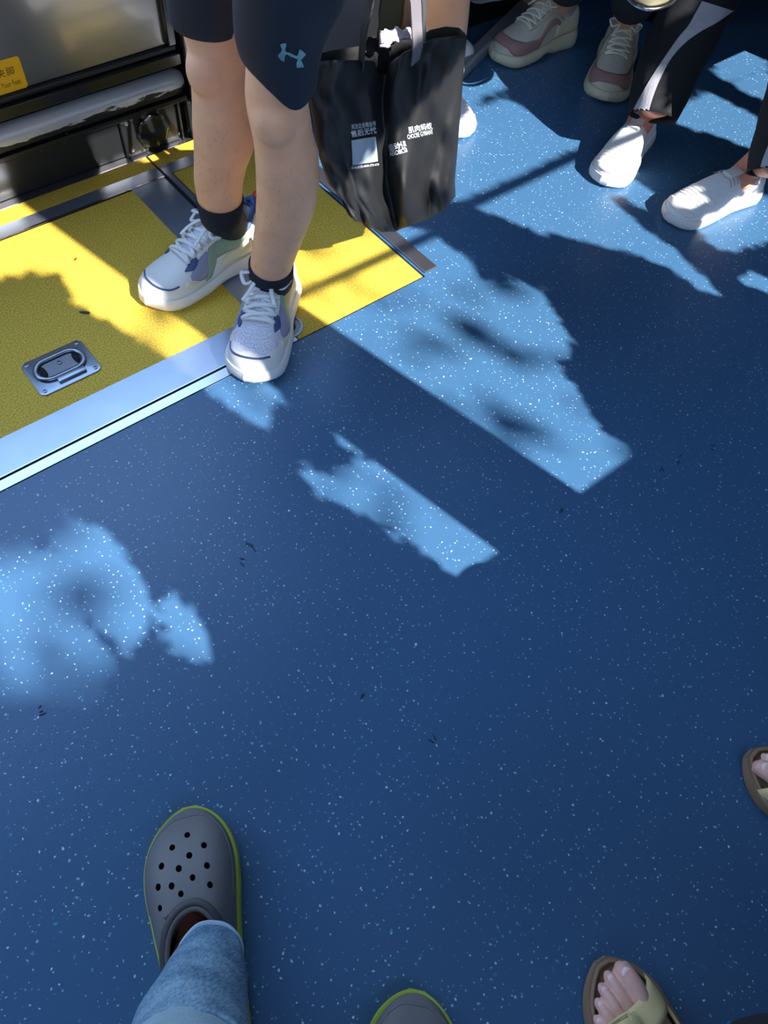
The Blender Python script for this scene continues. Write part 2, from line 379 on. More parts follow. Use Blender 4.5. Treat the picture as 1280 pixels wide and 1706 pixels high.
# door wall: low solid part with glazing above it
dw = MB()
dw.add(*box((-4, Y_DOOR+.03, -.3), (5, Y_DOOR+.08, .62))); dw.add(*box((-4, Y_DOOR+.03, 2.05), (5, Y_DOOR+.08, CEIL)))
for a, b in ((-4, -1.7), (-.62, -.56), (.80, .92), (2.3, 2.42)): dw.add(*box((a, Y_DOOR+.03, .62), (b, Y_DOOR+.08, 2.05)))
dw.add(*box((.92, Y_DOOR+.03, .62), (5, Y_DOOR+.08, 1.0))); dw.add(*box((1.7, Y_DOOR+.03, 1.0), (5, Y_DOOR+.08, 2.05)))  # right end closed to the top, added to darken the interior there
structure(dw.build('wall_door_side', M_BLKM, smooth=False))

# ------------------------------------------------------------------ added leaves outside the window side, placed to shape the sun patches
LIT = [  # outlines of the sunlit patches, read on the floor
 [(350,400),(430,250),(540,250),(680,385),(720,390),(745,412),(775,432),(800,472),(850,470),(885,478),(908,500),(938,545),(946,588),(922,596),(940,630),(968,665),(1000,720),(1060,752),(1060,770),(965,830),(555,545)],
 [(130,300),(330,440),(360,560),(470,628),(545,675),(560,700),(600,722),(632,738),(700,795),(770,850),(845,905),(845,915),(775,970),(700,908),(640,872),(565,832),(520,815),(468,793),(520,788),(560,800),(590,780),(640,770),(590,745),(520,700),(430,705),(360,655),(280,590),(130,500),(90,420)],
 [(90,832),(130,872),(170,885),(205,935),(245,985),(245,1040),(215,1075),(165,1040),(110,970),(60,930),(105,925),(85,870)],
 [(-40,940),(30,950),(90,1000),(150,1060),(185,1105),(130,1110),(60,1120),(30,1140),(-40,1060)],
 [(285,990),(325,1035),(355,1080),(330,1100),(290,1075),(280,1030)],
 [(60,1150),(120,1130),(160,1165),(130,1200),(80,1190)],
 [(60,260),(150,200),(330,190),(345,245),(235,290),(120,330)], [(-60,250),(70,270),(90,360),(150,380),(140,460),(60,440),(-60,470)],
 [(700,250),(768,190),(845,168),(905,200),(960,238),(925,258),(860,290),(765,330),(690,330)],
 [(800,345),(909,289),(958,262),(952,290),(975,312),(1000,322),(1030,345),(1075,385),(1130,425),(1205,500),(1190,497),(1120,445),(1060,420),(980,398),(880,378)],
 [(958,235),(1010,212),(1060,222),(1080,250),(1045,296),(1116,340),(1085,353),(1040,325),(1000,322),(956,290)],
 [(1088,247),(1110,255),(1150,285),(1185,308),(1196,326),(1172,324),(1150,298)],
 [(1112,195),(1150,172),(1182,155),(1275,205),(1252,246),(1190,222),(1130,206)],
 [(1190,92),(1212,66),(1285,100),(1225,130),(1200,135)], [(1222,142),(1290,108),(1300,170),(1260,160)],
 [(1090,22),(1125,15),(1130,35),(1108,38)],
 [(1150,380),(1200,340),(1300,330),(1300,395),(1200,415)],
 [(1210,442),(1290,470),(1290,492),(1235,466)], [(1000,543),(1040,566),(1018,572)],
 [(770,85),(800,70),(812,105),(850,140),(800,160),(770,190),(760,150)],
]
DARK = [ 
         [(470,640),(560,705),(540,760),(480,740),(440,690)],[(150,280),(225,255),(300,300),(330,440),(260,400),(200,330)] ]
def inpoly(q, poly):
    x, y = q[:, 0], q[:, 1]; r = np.zeros(len(q), bool); n = len(poly); j = n-1
    for i in range(n):
        xi, yi = poly[i]; xj, yj = poly[j]
        c = ((yi > y) != (yj > y)) & (x < (xj-xi)*(y-yi)/((yj-yi) if yj != yi else 1e-9)+xi); r ^= c; j = i
    return r
LITW = [np.array([P3(x, y)[:2] for x, y in p]) for p in LIT]
DRKW = [np.array([P3(x, y)[:2] for x, y in p]) for p in DARK]
def is_lit(q):
    r = np.zeros(len(q), bool)
    for p in LITW: r |= inpoly(q, p)
    for p in DRKW: r &= ~inpoly(q, p)
    return r
def blocker_leaves(name, label, n, y0, y1, xf0, xf1, yf0, yf1, rr, extra=0):
    """added leaves block the sun wherever the floor is to be shaded; each is a small folded blade"""
    fx = RNG.uniform(xf0, xf1, n); fy = RNG.uniform(yf0, yf1, n); r = rr[0]+(rr[1]-rr[0])*RNG.uniform(0, 1, n)**3.5
    ok = np.ones(n, bool)
    for k in range(7):
        a = k*math.pi*2/6; q = np.stack([fx+(r*1.02*math.cos(a) if k < 6 else 0), fy+(r*1.7*math.sin(a) if k < 6 else 0)], 1); ok &= ~is_lit(q)
    if extra: ok |= (RNG.uniform(0, 1, n) < extra) & (r < .075)
    fx, fy, r = fx[ok], fy[ok], r[ok]; n = len(fx); Y = RNG.uniform(y0, y1, n)
    t = (fy-Y)/SD[1]; c = np.stack([fx-SD[0]*t, Y, -SD[2]*t], 1)
    k2 = (c[:, 2] > -.2) ; c, r = c[k2], r[k2]; n = len(c)
    # leaf blade roughly facing the sun with random tilt
    nrml = -SD[None, :]+RNG.normal(0, .35, (n, 3)); nrml /= np.linalg.norm(nrml, axis=1)[:, None]
    u = np.cross(nrml, RNG.normal(0, 1, (n, 3))); u /= np.linalg.norm(u, axis=1)[:, None]; w = np.cross(nrml, u)
    vs = []; ang = [0, 1.1, 2.05, math.pi, -2.05, -1.1]; rad = [1.1, .82, .85, 1.0, .85, .82]
    vs = np.stack([c+(u*math.cos(a)+w*math.sin(a)*.9)*(r*k)[:, None] for a, k in zip(ang, rad)], 1).reshape(-1, 3)
    fs = [tuple(range(i*6, i*6+6)) for i in range(n)]
    o = obj(name, vs, fs, M_LEAF, smooth=False); tag(o, label, 'light blocker', kind='stuff'); return o
blocker_leaves('sun_blocker_leaves', 'added leaves, unseen outside the window side, that cut the sun into patches', 160000, -1.12, -1.0, .0, 3.0, .28, 2.6, (.004, .045))
blocker_leaves('far_blocker_leaves', 'added leaves further out, beyond the frame, that shape the softer sun patches', 15000, -7.2, -6.6, -1.6, .06, -.3, 2.4, (.02, .07), .07)  # added at a distance so the left patches get soft edges
blocker_leaves('mottling_leaves', 'added sparse leaves far outside the windows, beyond the frame, that mottle the sunlight', 80, -6.3, -5.9, .25, 1.05, .30, 1.15, (.018, .05), 2.0)  # added to mottle the larger sun patches

# ------------------------------------------------------------------ ramp bay in front of the door
bay = empty('wheelchair_ramp_panel', (.2, 1.2, 0)); tag(bay, 'yellow grit floor panel framed in aluminium strips beside the black door', 'floor panel')
def flat(name, x0, x1, y0, y1, m, z=0.0, par=bay, t=.004, bev=0): 
    return slab(name, (x0, y0, z-t), (x1, y1, z), m, par, bev)
x_m1 = .5135*H
flat('grit_panel', -1.6, x_m1, yA, yB-.010, M_YEL)
flat('front_strip', -1.6, .602, .8605*H, yA, M_ALU)
flat('edge_trim', -1.6, .600, .8365*H, .8545*H, M_ALUB, .002)
flat('edge_trim', -1.6, .602, .8590*H, .8612*H, M_ALUB, .0025)
flat('cross_strip', x_m1, X_GR-.006, yA, yB-.004, M_ALU)
flat('back_trim', -1.6, X_GR-.003, yB-.006, yB-.001, M_ALUB, .001)
flat('back_strip', -1.6, X_GR-.003, yB-.001, 1.4165*H, M_ALU)
flat('grit_band', -1.6, X_GR-.003, 1.4165*H, yC, M_YEL)
flat('silver_line', -1.6, X_GR-.003, yC, yC+.003, M_ALUB, .001)
side = empty('side_floor_panel', (.8, 1.2, 0)); tag(side, 'smaller yellow grit floor panel right of the groove, under the standing man', 'floor panel')
flat('groove_edge', X_GR+.004, X_GR+.016, .932*H, yB, M_ALU, 0, side)
flat('grit_panel', X_GR+.020, X_E-.004, .8385*H, yB-.003, M_YEL, 0, side)
flat('grit_panel', .604, X_GR+.02, .8385*H, .930*H, M_YEL, 0, side)
flat('back_strip', X_GR+.003, X_E-.004, yB-.001, 1.4165*H, M_ALU, 0, side)
flat('grit_band', X_GR+.003, X_E-.004, 1.4165*H, yC, M_YEL, 0, side)
flat('silver_line', X_GR+.003, X_E-.004, yC, yC+.003, M_ALUB, .001, side)
e_ = flat('edge_bar', X_E+.006, X_E+.040, .842*H, Y_DOOR, M_DARKM, .004, side, .004, .0015)
flat('edge_gap', X_E-.003, X_E+.006, .842*H, Y_DOOR, M_GAP, -.001, side)  # black joint strip beside the edge bar
flat('front_seam', .604, X_E-.004, .8350*H, .8380*H, M_GAP, -.0005, side)
structure(slab('trim_1', (-1.6, yC+.003, -.004), (X_E+.2, Y_DOOR, .001), M_DARKM))

# handle set into the ramp panel
hx0, hx1, hy0, hy1 = .140, .262, 1.068, 1.163
hc = V((hx0+hx1)/2, (hy0+hy1)/2, 0)
def rrect(cx, cy, w, h, r, n=6):
    out = []
    for sx, sy, a0 in ((1, 1, 0), (-1, 1, 90), (-1, -1, 180), (1, -1, 270)):
        for k in range(n+1):
            a = math.radians(a0+90*k/n); out.append((cx+sx*(w/2-r)+r*math.cos(a), cy+sy*(h/2-r)+r*math.sin(a)))
    return out
hd = empty('recessed_lift_handle', (hc[0], hc[1], 0)); tag(hd, 'recessed steel lift handle plate with folded oval ring in yellow panel', 'handle')
mb = MB(); po = rrect(hc[0], hc[1], .120, .094, .012); pi_ = rrect(hc[0], hc[1], .113, .087, .009); n = len(po)
v = [(x, y, .0) for x, y in po]+[(x, y, .0025) for x, y in po]+[(x, y, .0032) for x, y in pi_]
f = [(i, (i+1) % n, (i+1) % n+n, i+n) for i in range(n)]+[(i+n, (i+1) % n+n, (i+1) % n+2*n, i+2*n) for i in range(n)]+[tuple(range(2*n, 3*n))]
mb.add(v, f).build('plate', M_STEEL, hd, sharp=30)
mb = MB(); pr = rrect(hc[0], hc[1]+.004, .100, .060, .0295, 10); n = len(pr)
mb.add(*prism(pr, .0030, .0036)); mb.build('recess_rim', M_DARKM, hd, sharp=30)
mb = MB(); ring = [V(x, y, .0062) for x, y in rrect(hc[0], hc[1]+.004, .090, .050, .0245, 10)]
mb.add(*tube(ring, .0052, 10, True, .62, V(0, 0, 1))); mb.build('folding_ring', M_STEEL, hd)
mb = MB(); mb.add(*prism(rrect(hc[0], hc[1]+.004, .076, .036, .0178, 10), .0036, .0044)); mb.build('recess_floor', M_DARKM, hd, sharp=30)
for sx in (-1, 1):
    mb = MB(); mb.add(*prism([(hc[0]+sx*.031+.008*math.cos(a)*(.55 if math.cos(a)*sx < 0 else 1), hc[1]+.004+.015*math.sin(a)) for a in np.linspace(0, 2*math.pi, 20, endpoint=False)], .0044, .0048)); mb.build('finger_hole', M_GAP, hd)
mb = MB(); mb.add(*bbox_bevel((hc[0]-.020, hc[1]-.037, .003), (hc[0]+.034, hc[1]-.021, .0085), .0015)); mb.build('hinge_block', M_STEEL, hd, sharp=30)
def screw(x, y, z, r, par, m=M_STEEL, ax='z', nm='screw'):
    mb = MB(); prof = [(r, 0), (r*.95, r*.28), (r*.6, r*.42), (r*.42, r*.42), (r*.40, r*.15), (0.0001, r*.15)]
    rings = []
    for (q, hgt) in prof:
        rg = []
        for j in range(14):
            a = 2*math.pi*j/14; cx, cy = q*math.cos(a), q*math.sin(a)
            rg.append((x+cx, y+cy, z+hgt) if ax == 'z' else (x+cx, y-hgt, z+cy))
        rings.append(rg)
    mb.add(*loft(rings)); return mb.build(nm, m, par, sharp=30)
for sx, sy in ((-1, -1), (1, -1), (-1, 1), (1, 1)): screw(hc[0]+sx*.050, hc[1]+sy*.038, .003, .0042, hd)
screw(hc[0]+.002, hc[1]+.010, .0044, .0048, hd, M_DARKM, nm='centre_bolt')

# round recessed latch beside the right shoe
lt = P3(476, 545); lat = empty('round_floor_latch', (lt[0], lt[1], 0)); tag(lat, 'round steel floor latch half hidden behind the front running shoe', 'latch')
def annulus(c, r0, r1, z0, z1, n=36):
    v = []; f = []
    for (r, z) in ((r0, z0), (r0, z1), (r1, z1), (r1, z0)): v += [(c[0]+r*math.cos(2*math.pi*j/n), c[1]+r*math.sin(2*math.pi*j/n), z) for j in range(n)]
    for k in range(4):
        k2 = (k+1) % 4
        for j in range(n): f.append((k*n+j, k*n+(j+1) % n, k2*n+(j+1) % n, k2*n+j))
    return v, f
MB().add(*annulus(lt, .030, .0345, -.001, .0030)).build('outer_ring', M_STEEL, lat, sharp=30)
MB().add(*annulus(lt, .020, .029, -.001, .0015)).build('inner_ring', M_DARKM, lat, sharp=30)
MB().add(*prism([(lt[0]+.0195*math.cos(a), lt[1]+.0195*math.sin(a)) for a in np.linspace(0, 6.283, 30, endpoint=False)], -.001, .001)).build('latch_disc', M_GAP, lat)

# ------------------------------------------------------------------ black door leaf and its foot
Yd = Y_DOOR
door = empty('door_1', (.1, Yd, 0)); structure(door)
XR = .786
def dpart(name, c0, c1, m, bev=.002): return slab(name, c0, c1, m, door, bev)
dpart('kick_panel', (-1.2, Yd, .001), (.618, Yd+.03, .100), M_BLKM)
dpart('kick_panel', (-1.2, Yd-.012, .088), (XR, Yd+.03, .100), M_BLKM)
dpart('door_panel', (-1.2, Yd+.012, .205), (XR-.02, Yd+.03, .62), M_PANEL)
dpart('lower_ledge', (-1.2, Yd-.010, .168), (XR, Yd+.03, .192), M_BLK)
dpart('panel_bead', (-1.2, Yd+.002, .192), (XR, Yd+.03, .205), M_BLKM, .004)
dpart('side_frame', (XR-.022, Yd-.004, .205), (XR, Yd+.03, .62), M_BLK, .004)
# worn rail, a rounded bar with flat worn lip
mb = MB(); prof = [(-.024, .116), (-.029, .121), (-.029, .141), (-.025, .150), (-.018, .157), (-.008, .161), (.0, .161), (.0, .112), (-.012, .112)]
rings = [[(x, Yd+a, b) for a, b in prof] for x in (-1.2, XR-.045, XR-.02, XR-.006)]
rings[-1] = [(XR-.004, Yd+a*.55, .135+(b-.135)*.6) for a, b in prof]
rl = mb.add(*loft(rings)).build('worn_rail', M_WORN, door, sharp=40)
# shift object-space of worn paint: z is height above rail foot
rl.data.transform(Matrix.Translation((0, 0, -.105))); rl.location.z = .105
# pull slot, bracket and lobed knob
dpart('pull_slot', (.428, Yd-.006, .082), (.492, Yd+.002, .089), M_BLK, .001)
for x, z in ((.43, .089), (.495, .099)): screw(x, Yd-.004, z, .0020, door, M_ALUB, 'y')
knob = empty('door_release_knob', (.69, Yd-.02, .0)); tag(knob, 'black lobed release knob on a screwed black bracket at the door foot', 'knob')
slabk = lambda n_, a, b, m_, bv=.002: slab(n_, a, b, m_, knob, bv)
slabk('bracket_plate', (.612, Yd-.012, .001), (.664, Yd, .090), M_BLKM, .005)
slabk('bracket_plate', (.650, Yd-.008, .001), (.752, Yd, .092), M_BLKM, .003)
for q_ in ((211, 207), (222, 251)):
    p_ = PY(*q_, Yd-.014); screw(p_[0], Yd-.012, max(p_[2], .008), .0050, knob, M_ALUB, 'y')
kc = PY(256, 219, Yd-.016); kc[1] = Yd-.008; mb = MB(); rings = []
for (r, d) in ((.036, 0), (.0395, .002), (.0400, .007), (.038, .0105), (.032, .0120), (.001, .0125)):
    rings.append([(kc[0]+r*(1+.045*math.cos(8*a))*math.cos(a), kc[1]-d, kc[2]+r*(1+.045*math.cos(8*a))*math.sin(a)) for a in np.linspace(0, 2*math.pi, 84, endpoint=False)])
mb.add(*loft(rings)).build('lobed_grip', M_BLK, knob, sharp=50)
slabk('upright_rib', (.756, Yd-.014, .001), (.762, Yd, .092), M_BLKM, .002)
structure(slab('trim_2', (XR+.004, Yd-.02, .001), (.93, Yd+.03, .62), M_BLK, None, .004))
structure(slab('trim_3', (.778, Yd-.02, .001), (XR+.003, Yd+.0, .088), M_BLKM, None, .002))
mb = MB(); 
structure(slab('wall_panel_grey', (.93, Yd-.01, .001), (1.335, Yd+.03, .62), M_GREY, None, .003))
structure(slab('wall_panel_olive', (1.337, Yd-.01, .001), (1.425, Yd+.03, .62), M_OLIVE, None, .003))
structure(slab('trim_4', (1.427, Yd-.016, .001), (1.452, Yd+.03, .62), M_TAN, None, .003))
# sticker
st = empty('warning_sticker', (.42, Yd+.011, .206)); tag(st, 'yellow warning sticker with dark Chinese and English lettering on the black door', 'sticker')
sx0, sx1, sz0, sz1 = .22, .4515, .2065, .268
mb = MB(); pl = rrect((sx0+sx1)/2, (sz0+sz1)/2, sx1-sx0, sz1-sz0, .006); n = len(pl)
mb.add([(x, Yd+.0118, z) for x, z in pl]+[(x, Yd+.0108, z) for x, z in pl], [tuple(range(n, 2*n))]+[(i, (i+1) % n, (i+1) % n+n, i+n) for i in range(n)]).build('sticker_face', M_STICK, st, smooth=False)
def wall_text(body, xr, z, size, par, m=M_INK, sx=1.0, yy=Yd+.0104, shear=0):
    v, f = text_geo(body, 1.0); 
    if not len(v): return
    w = v[:, 0].max()
    k = size; vs = [(xr-(w-p[0])*k*sx+shear*p[1]*k, yy, z+p[1]*k) for p in v]
    MB().add(vs, f).build('lettering', m, par, smooth=False)
for k, ch in enumerate('当心夹脚'): wall_text(ch, .4345-(3-k)*.0185, .2385-.0, .0175, st)
wall_text('Mind Your Feet', .4405, .2175, .0150, st, sx=.66)

# ------------------------------------------------------------------ litter and scuffs
def scrap(name, label, cat, px, py, L, Wd, ang, m, lift=.0006, par=None):
    c = P3(px, py); n = 12; pts = []
    for j in range(n):
        a = 2*math.pi*j/n; x = L*math.cos(a); y = Wd*math.sin(a)*(1-.35*math.cos(a))
        pts.append((c[0]+x*math.cos(ang)-y*math.sin(ang), c[1]+x*math.sin(ang)+y*math.cos(ang), lift+.0012*abs(math.cos(a))**2))
    v = pts+[(p[0], p[1], .0002) for p in pts]
    f = [tuple(range(n)), tuple(range(2*n-1, n-1, -1))]+[(i, (i+1) % n, (i+1) % n+n, i+n) for i in range(n)]
    o = obj(name, v, f, m, par, smooth=False)
    if label: tag(o, label, cat)
    return o
scrap('flower_petal', 'tiny red petal lying on the yellow panel near the left edge', 'petal', 126, 432, .0045, .0025, .5, M_RED)
scrap('fallen_leaf', 'small dark green leaf on the yellow panel above the lift handle', 'leaf', 141, 521, .011, .004, 2.4, mat('dark_leaf', (.02, .05, .02), .6))
scrap('yellow_paint_chip', 'small yellow chip stuck on the rear aluminium strip', 'paint chip', 170, 321, .004, .003, 0, M_YEL, .0010)
for (x, y, L, a) in ((1105, 785, .006, 1.2), (1130, 765, .007, .3), (1190, 748, .004, 2), (936, 852, .005, .4), (722, 1232, .006, 1.8), (602, 1160, .004, .5), (70, 1183, .006, 0), (420, 910, .012, 1.6), (405, 935, .007, 2.0)):
    for k in range(3):
        scrap('scuff_mark', None, None, x+random.uniform(-5, 5), y+random.uniform(-7, 7), L*random.uniform(.4, .9), .0009, a+random.uniform(-.5, .5), M_SCUFF, .0003, fl)

# ------------------------------------------------------------------ shoe surfaces
def pchip(xs, ys):
    xs = np.array(xs, float); ys = np.array(ys, float); h = np.diff(xs); d = np.diff(ys)/h; m_ = np.zeros(len(xs))
    m_[0], m_[-1] = d[0], d[-1]
    for i in range(1, len(xs)-1): m_[i] = 0 if d[i-1]*d[i] <= 0 else 2*d[i-1]*d[i]/(d[i-1]+d[i])
    def f(x):
        x = min(max(x, xs[0]), xs[-1]); i = min(int(np.searchsorted(xs, x, 'right')-1), len(xs)-2); t = (x-xs[i])/h[i]
        return ys[i]*(2*t**3-3*t*t+1)+h[i]*m_[i]*(t**3-2*t*t+t)+ys[i+1]*(-2*t**3+3*t*t)+h[i]*m_[i+1]*(t**3-t*t)
    return f
class Shoe:
    """local frame: x towards the toe, y to the left, z up; s runs 0 heel..1 toe, t runs 0 left..1 right over the top"""
    def __init__(s, toe, heading, L, W, wl, wr, h, z0, q=.8, p=1.0, opening=None, roll=0, lift=0, toe_r=.14, heel_r=.10, sink=.035):
        s.L, s.W = L, W; s.fl, s.fr, s.fh, s.fz = pchip(*wl), pchip(*wr), pchip(*h), pchip(*z0); s.q, s.p = q, p; s.op = opening
        s.toe_r, s.heel_r, s.sink = toe_r, heel_r, sink
        c, sn = math.cos(heading), math.sin(heading); s.X = V(c, sn, 0); s.Y = V(-sn, c, 0); s.Z = V(0, 0, 1)
        s.o = V(toe[0], toe[1], lift)-s.X*L
    def end(s, u):
        k = 1.0
        if u > 1-s.toe_r: k *= math.sqrt(max(0, 1-((u-1+s.toe_r)/s.toe_r)**2))
        if u < s.heel_r: k *= math.sqrt(max(0, 1-((s.heel_r-u)/s.heel_r)**2))
        return k
    def w(s, u, left): return (s.fl(u) if left else s.fr(u))*s.W*max(s.end(u), .02)
    def g(s, x, y, z): return s.o+s.X*x+s.Y*y+s.Z*z
    def loc(s, u, t, off=0):
        a = math.pi*t; c, sn = math.cos(a), math.sin(a); e = s.end(u)
        y = math.copysign(abs(c)**s.q, c)*(s.fl(u) if c > 0 else s.fr(u))*s.W*max(e, .02)
        z0 = s.fz(u); z = z0+(s.fh(u)-z0)*(max(sn, 0)**s.p)*(.35+.65*e)
        return V(u*s.L, y, z)
    def nl(s, u, t):
        d = .004; a = s.loc(min(u+d, .999), t)-s.loc(max(u-d, .001), t); b = s.loc(u, min(t+d, 1))-s.loc(u, max(t-d, 0)); n = np.cross(b, a)
        n = nrm(n); 
        if np.dot(n, V(0, (.5-t)*2, .35)) < 0: n = -n
        return n
    def pt(s, u, t, off=0):
        p = s.loc(u, t)
        if off: p = p+s.nl(u, t)*off
        return s.g(*p)
    def upper(s, name, m, parent, mi=None, nu=72, nt=40):
        us = [(1-math.cos(math.pi*i/nu))/2 for i in range(nu+1)]; us[0] = .0015; us[-1] = .9985; vs = []
        for u in us:
            for j in range(nt+1):
                t = j/nt; p = s.loc(u, t)
                if s.op:
                    uc, ur, yr = s.op; yy = p[1]/((s.fl(u) if p[1] > 0 else s.fr(u))*s.W*max(s.end(u), .05))
                    e = ((u-uc)/ur)**2+(yy/yr)**2
                    if e < 1 and p[2] > s.fz(u)+.01: p = V(p[0], p[1], max(s.fz(u)+.004, p[2]-s.sink*min(1, (1-e)*6)))
                vs.append(s.g(*p))
        f = []; n = nt+1; mm = []
        for i in range(nu):
            for j in range(nt):
                f.append((i*n+j, i*n+j+1, (i+1)*n+j+1, (i+1)*n+j)); mm.append(mi((us[i]+us[i+1])/2, (j+.5)/nt) if mi else 0)
        # underside
        for i in range(nu): f.append((i*n, (i+1)*n, (i+1)*n+nt, i*n+nt)); mm.append(0)
        f += [tuple(range(n)), tuple(nu*n+j for j in range(n-1, -1, -1))]; mm += [0, 0]
        return obj(name, vs, f, m, parent, mm)
    def rim(s, name, m, parent, r=.004, off=0, flat=1.0, k=1.0, dz=0):
        uc, ur, yr = s.op; pts = []
        for i in range(56):
            a = 2*math.pi*i/56; u = uc+ur*k*math.cos(a); yy = yr*k*math.sin(a)
            c = math.copysign(abs(yy)**(1/s.q), yy); t = math.acos(max(-1, min(1, c)))/math.pi
            pts.append(s.pt(u, t, off)+V(0, 0, dz))
        return MB().add(*tube(pts, r, 8, True, flat)).build(name, m, parent)
    def patch(s, name, A, B, m, parent, off=.0018, n=14, k=5, mb=None, mirror=False):
        for mir in ((False, True) if mirror else (False,)):
            a = spline(A, n); b = spline(B, n); n_ = min(len(a), len(b)); out = []; ins = []
            for i in range(n_):
                for j in range(k+1):
                    q = a[i]+(b[i]-a[i])*j/k; t = 1-q[1] if mir else q[1]
                    edge = (i in (0, n_-1)) or (j in (0, k))
                    out.append(s.pt(q[0], t, off*(.75 if edge else 1))); 
                    if edge: pass
                    ins.append(s.pt(q[0], t, -.0008))
            K = k+1; N = n_*K; f = []
            for i in range(n_-1):
                for j in range(k): f.append((i*K+j, i*K+j+1, (i+1)*K+j+1, (i+1)*K+j))
            for i in range(n_-1): f += [(i*K, (i+1)*K, (i+1)*K+N, i*K+N), (i*K+k, (i+1)*K+k, (i+1)*K+k+N, i*K+k+N)]
            for j in range(k): f += [(j, j+1, j+1+N, j+N), ((n_-1)*K+j, (n_-1)*K+j+1, (n_-1)*K+j+1+N, (n_-1)*K+j+N)]
            if mb is not None: mb.add(out+ins, f)
            else: obj(name, out+ins, f, m, parent)
    def line(s, name, pts, r, m, parent, off=.001, n=40, mb=None, flat=.6):
        c = spline(pts, n); P = [s.pt(q[0], q[1], off) for q in c]; N = np.array([s.g(*(s.nl(q[0], q[1])+V(0, 0, 0)))-s.o for q in c])
        g = tube(P, r, 6, False, flat, N)
        if mb is not None: mb.add(*g)
        else: return MB().add(*g).build(name, m, parent)
    def sole(s, name, m, parent, grow=.004, zb=lambda u: 0.0, bulge=.003, ribs=0, steps=7, over=.004, nu=60):
        def outline():
            us = [(1-math.cos(math.pi*i/nu))/2 for i in range(nu+1)]; us[0] = .0; us[-1] = 1.0
            L_ = [(u, 1) for u in us]+[(u, -1) for u in reversed(us[1:-1])]; return L_
        O = outline(); rings = []
        for k in range(steps+1):
            a = k/steps; rg = []
            for (u, sg) in O:
                uu = min(max(u, .004), .996); e = s.end(uu); wy = (s.fl(uu) if sg > 0 else s.fr(uu))*s.W*e
                top = s.fz(uu)+over; b = zb(uu); z = b+(top-b)*a
                g_ = grow+bulge*math.sin(math.pi*a)-(.003 if k == 0 else 0)
                if ribs and 0 < k < steps: g_ += ribs*math.sin(u*140)
                # outward direction in plan
                y = sg*(wy+g_*min(1, e*1.3)); x = u*s.L+(g_ if u > .5 else -g_)*(1-e)
                rg.append(s.g(x, y, z))
            rings.append(rg)
        return angle_smooth(MB().add(*loft(rings)).build(name, m, parent), 50)

def laces(s, parent, m, us, th, r, flat=.45, bow=True, seed=1, wide=.105, bow_u=None, L=1.0):
    rd = random.Random(seed); mb = MB(); n = len(us)
    def bar(u0, t0, u1, t1, off):
        pts = []; 
        for k in range(11):
            a = k/10; u = u0+(u1-u0)*a; t = t0+(t1-t0)*a; pts.append(s.pt(u, t, off+.0035*math.sin(math.pi*a)))
        N = np.array([s.g(*s.nl(u0+(u1-u0)*k/10, t0+(t1-t0)*k/10))-s.o for k in range(11)])
        mb.add(*tube(pts, r, 8, False, flat, N))
    for i in range(n):
        w = th+(.02 if i < n-1 else 0)
        if i == 0: bar(us[0], .5-w, us[0], .5+w, .004)
        if i < n-1:
            bar(us[i], .5-w, us[i+1], .5+w, .005); bar(us[i], .5+w, us[i+1], .5-w, .007)
    if bow:
        ub = bow_u if bow_u else us[-1]; c = s.pt(ub, .5, .012)
        mb.add(*ico(c, .0055, (1.1, 1.1, .8), 1))
        X, Y, Z = s.X, s.Y, s.Z
        for sg in (1, -1):
            j = lambda a: rd.uniform(-a, a)
            lp = [c, c+Y*sg*.016*L+Z*.012+X*.004, c+Y*sg*.036*L+Z*(.010+j(.004))+X*(.008+j(.006)), c+Y*sg*.046*L+Z*.0-X*.004, c+Y*sg*.034*L-Z*.006+X*(.018*L), c+Y*sg*.014*L+Z*.002+X*.008, c]
            pts = spline(lp, 36); mb.add(*tube(pts, r, 8, False, flat, V(0, 0, 1)+.2*Y*sg))
            tl = [c, c+Y*sg*.012+X*.012*L+Z*.004, c+Y*sg*.020*L+X*.034*L-Z*.004, c+Y*sg*(.026*L+j(.006))+X*.054*L-Z*.014]
            mb.add(*tube(spline(tl, 24), r, 8, False, flat, V(0, 0, 1)))
    return mb.build('laces', m, parent)

# ------------------------------------------------------------------ limbs
def leg_rings(A, K, rows, face, n=28, deep=1.0, calf=0, pre=()):
    """rows of (px centre x, px centre y, px width); the axis A..K gives the height of every row"""
    A, K = np.array(A, float), np.array(K, float); rings = []
    C = list(pre)
    for (cx, cy, wpx) in rows:
        best = None
        for t in np.linspace(-.6, 1.8, 481):
            q = A+(K-A)*t; x, y = px_of(q); d = abs(y-cy)
            if best is None or d < best[0]: best = (d, t)
        z = (A+(K-A)*best[1])[2]; p = P3(cx, cy, z); C.append((p, wid(wpx, p)/2))
    for i, (p, r) in enumerate(C):
        a = C[max(0, i-1)][0]; b = C[min(len(C)-1, i+1)][0]; ax = nrm(b-a)
        f = nrm(np.array(face)-ax*np.dot(face, ax)); sd = np.cross(ax, f)
        def lobe(t): return 1.0
        rg = []
        for j in range(n):
            t = 2*math.pi*j/n; c, s_ = math.cos(t), math.sin(t)
            k = deep*(1+calf*(1 if c < 0 else 0)*math.exp(-((i/(len(C)-1)-.55)/.25)**2))
            rg.append(p+f*c*r*k+sd*s_*r)
        rings.append(rg)
    return rings, C

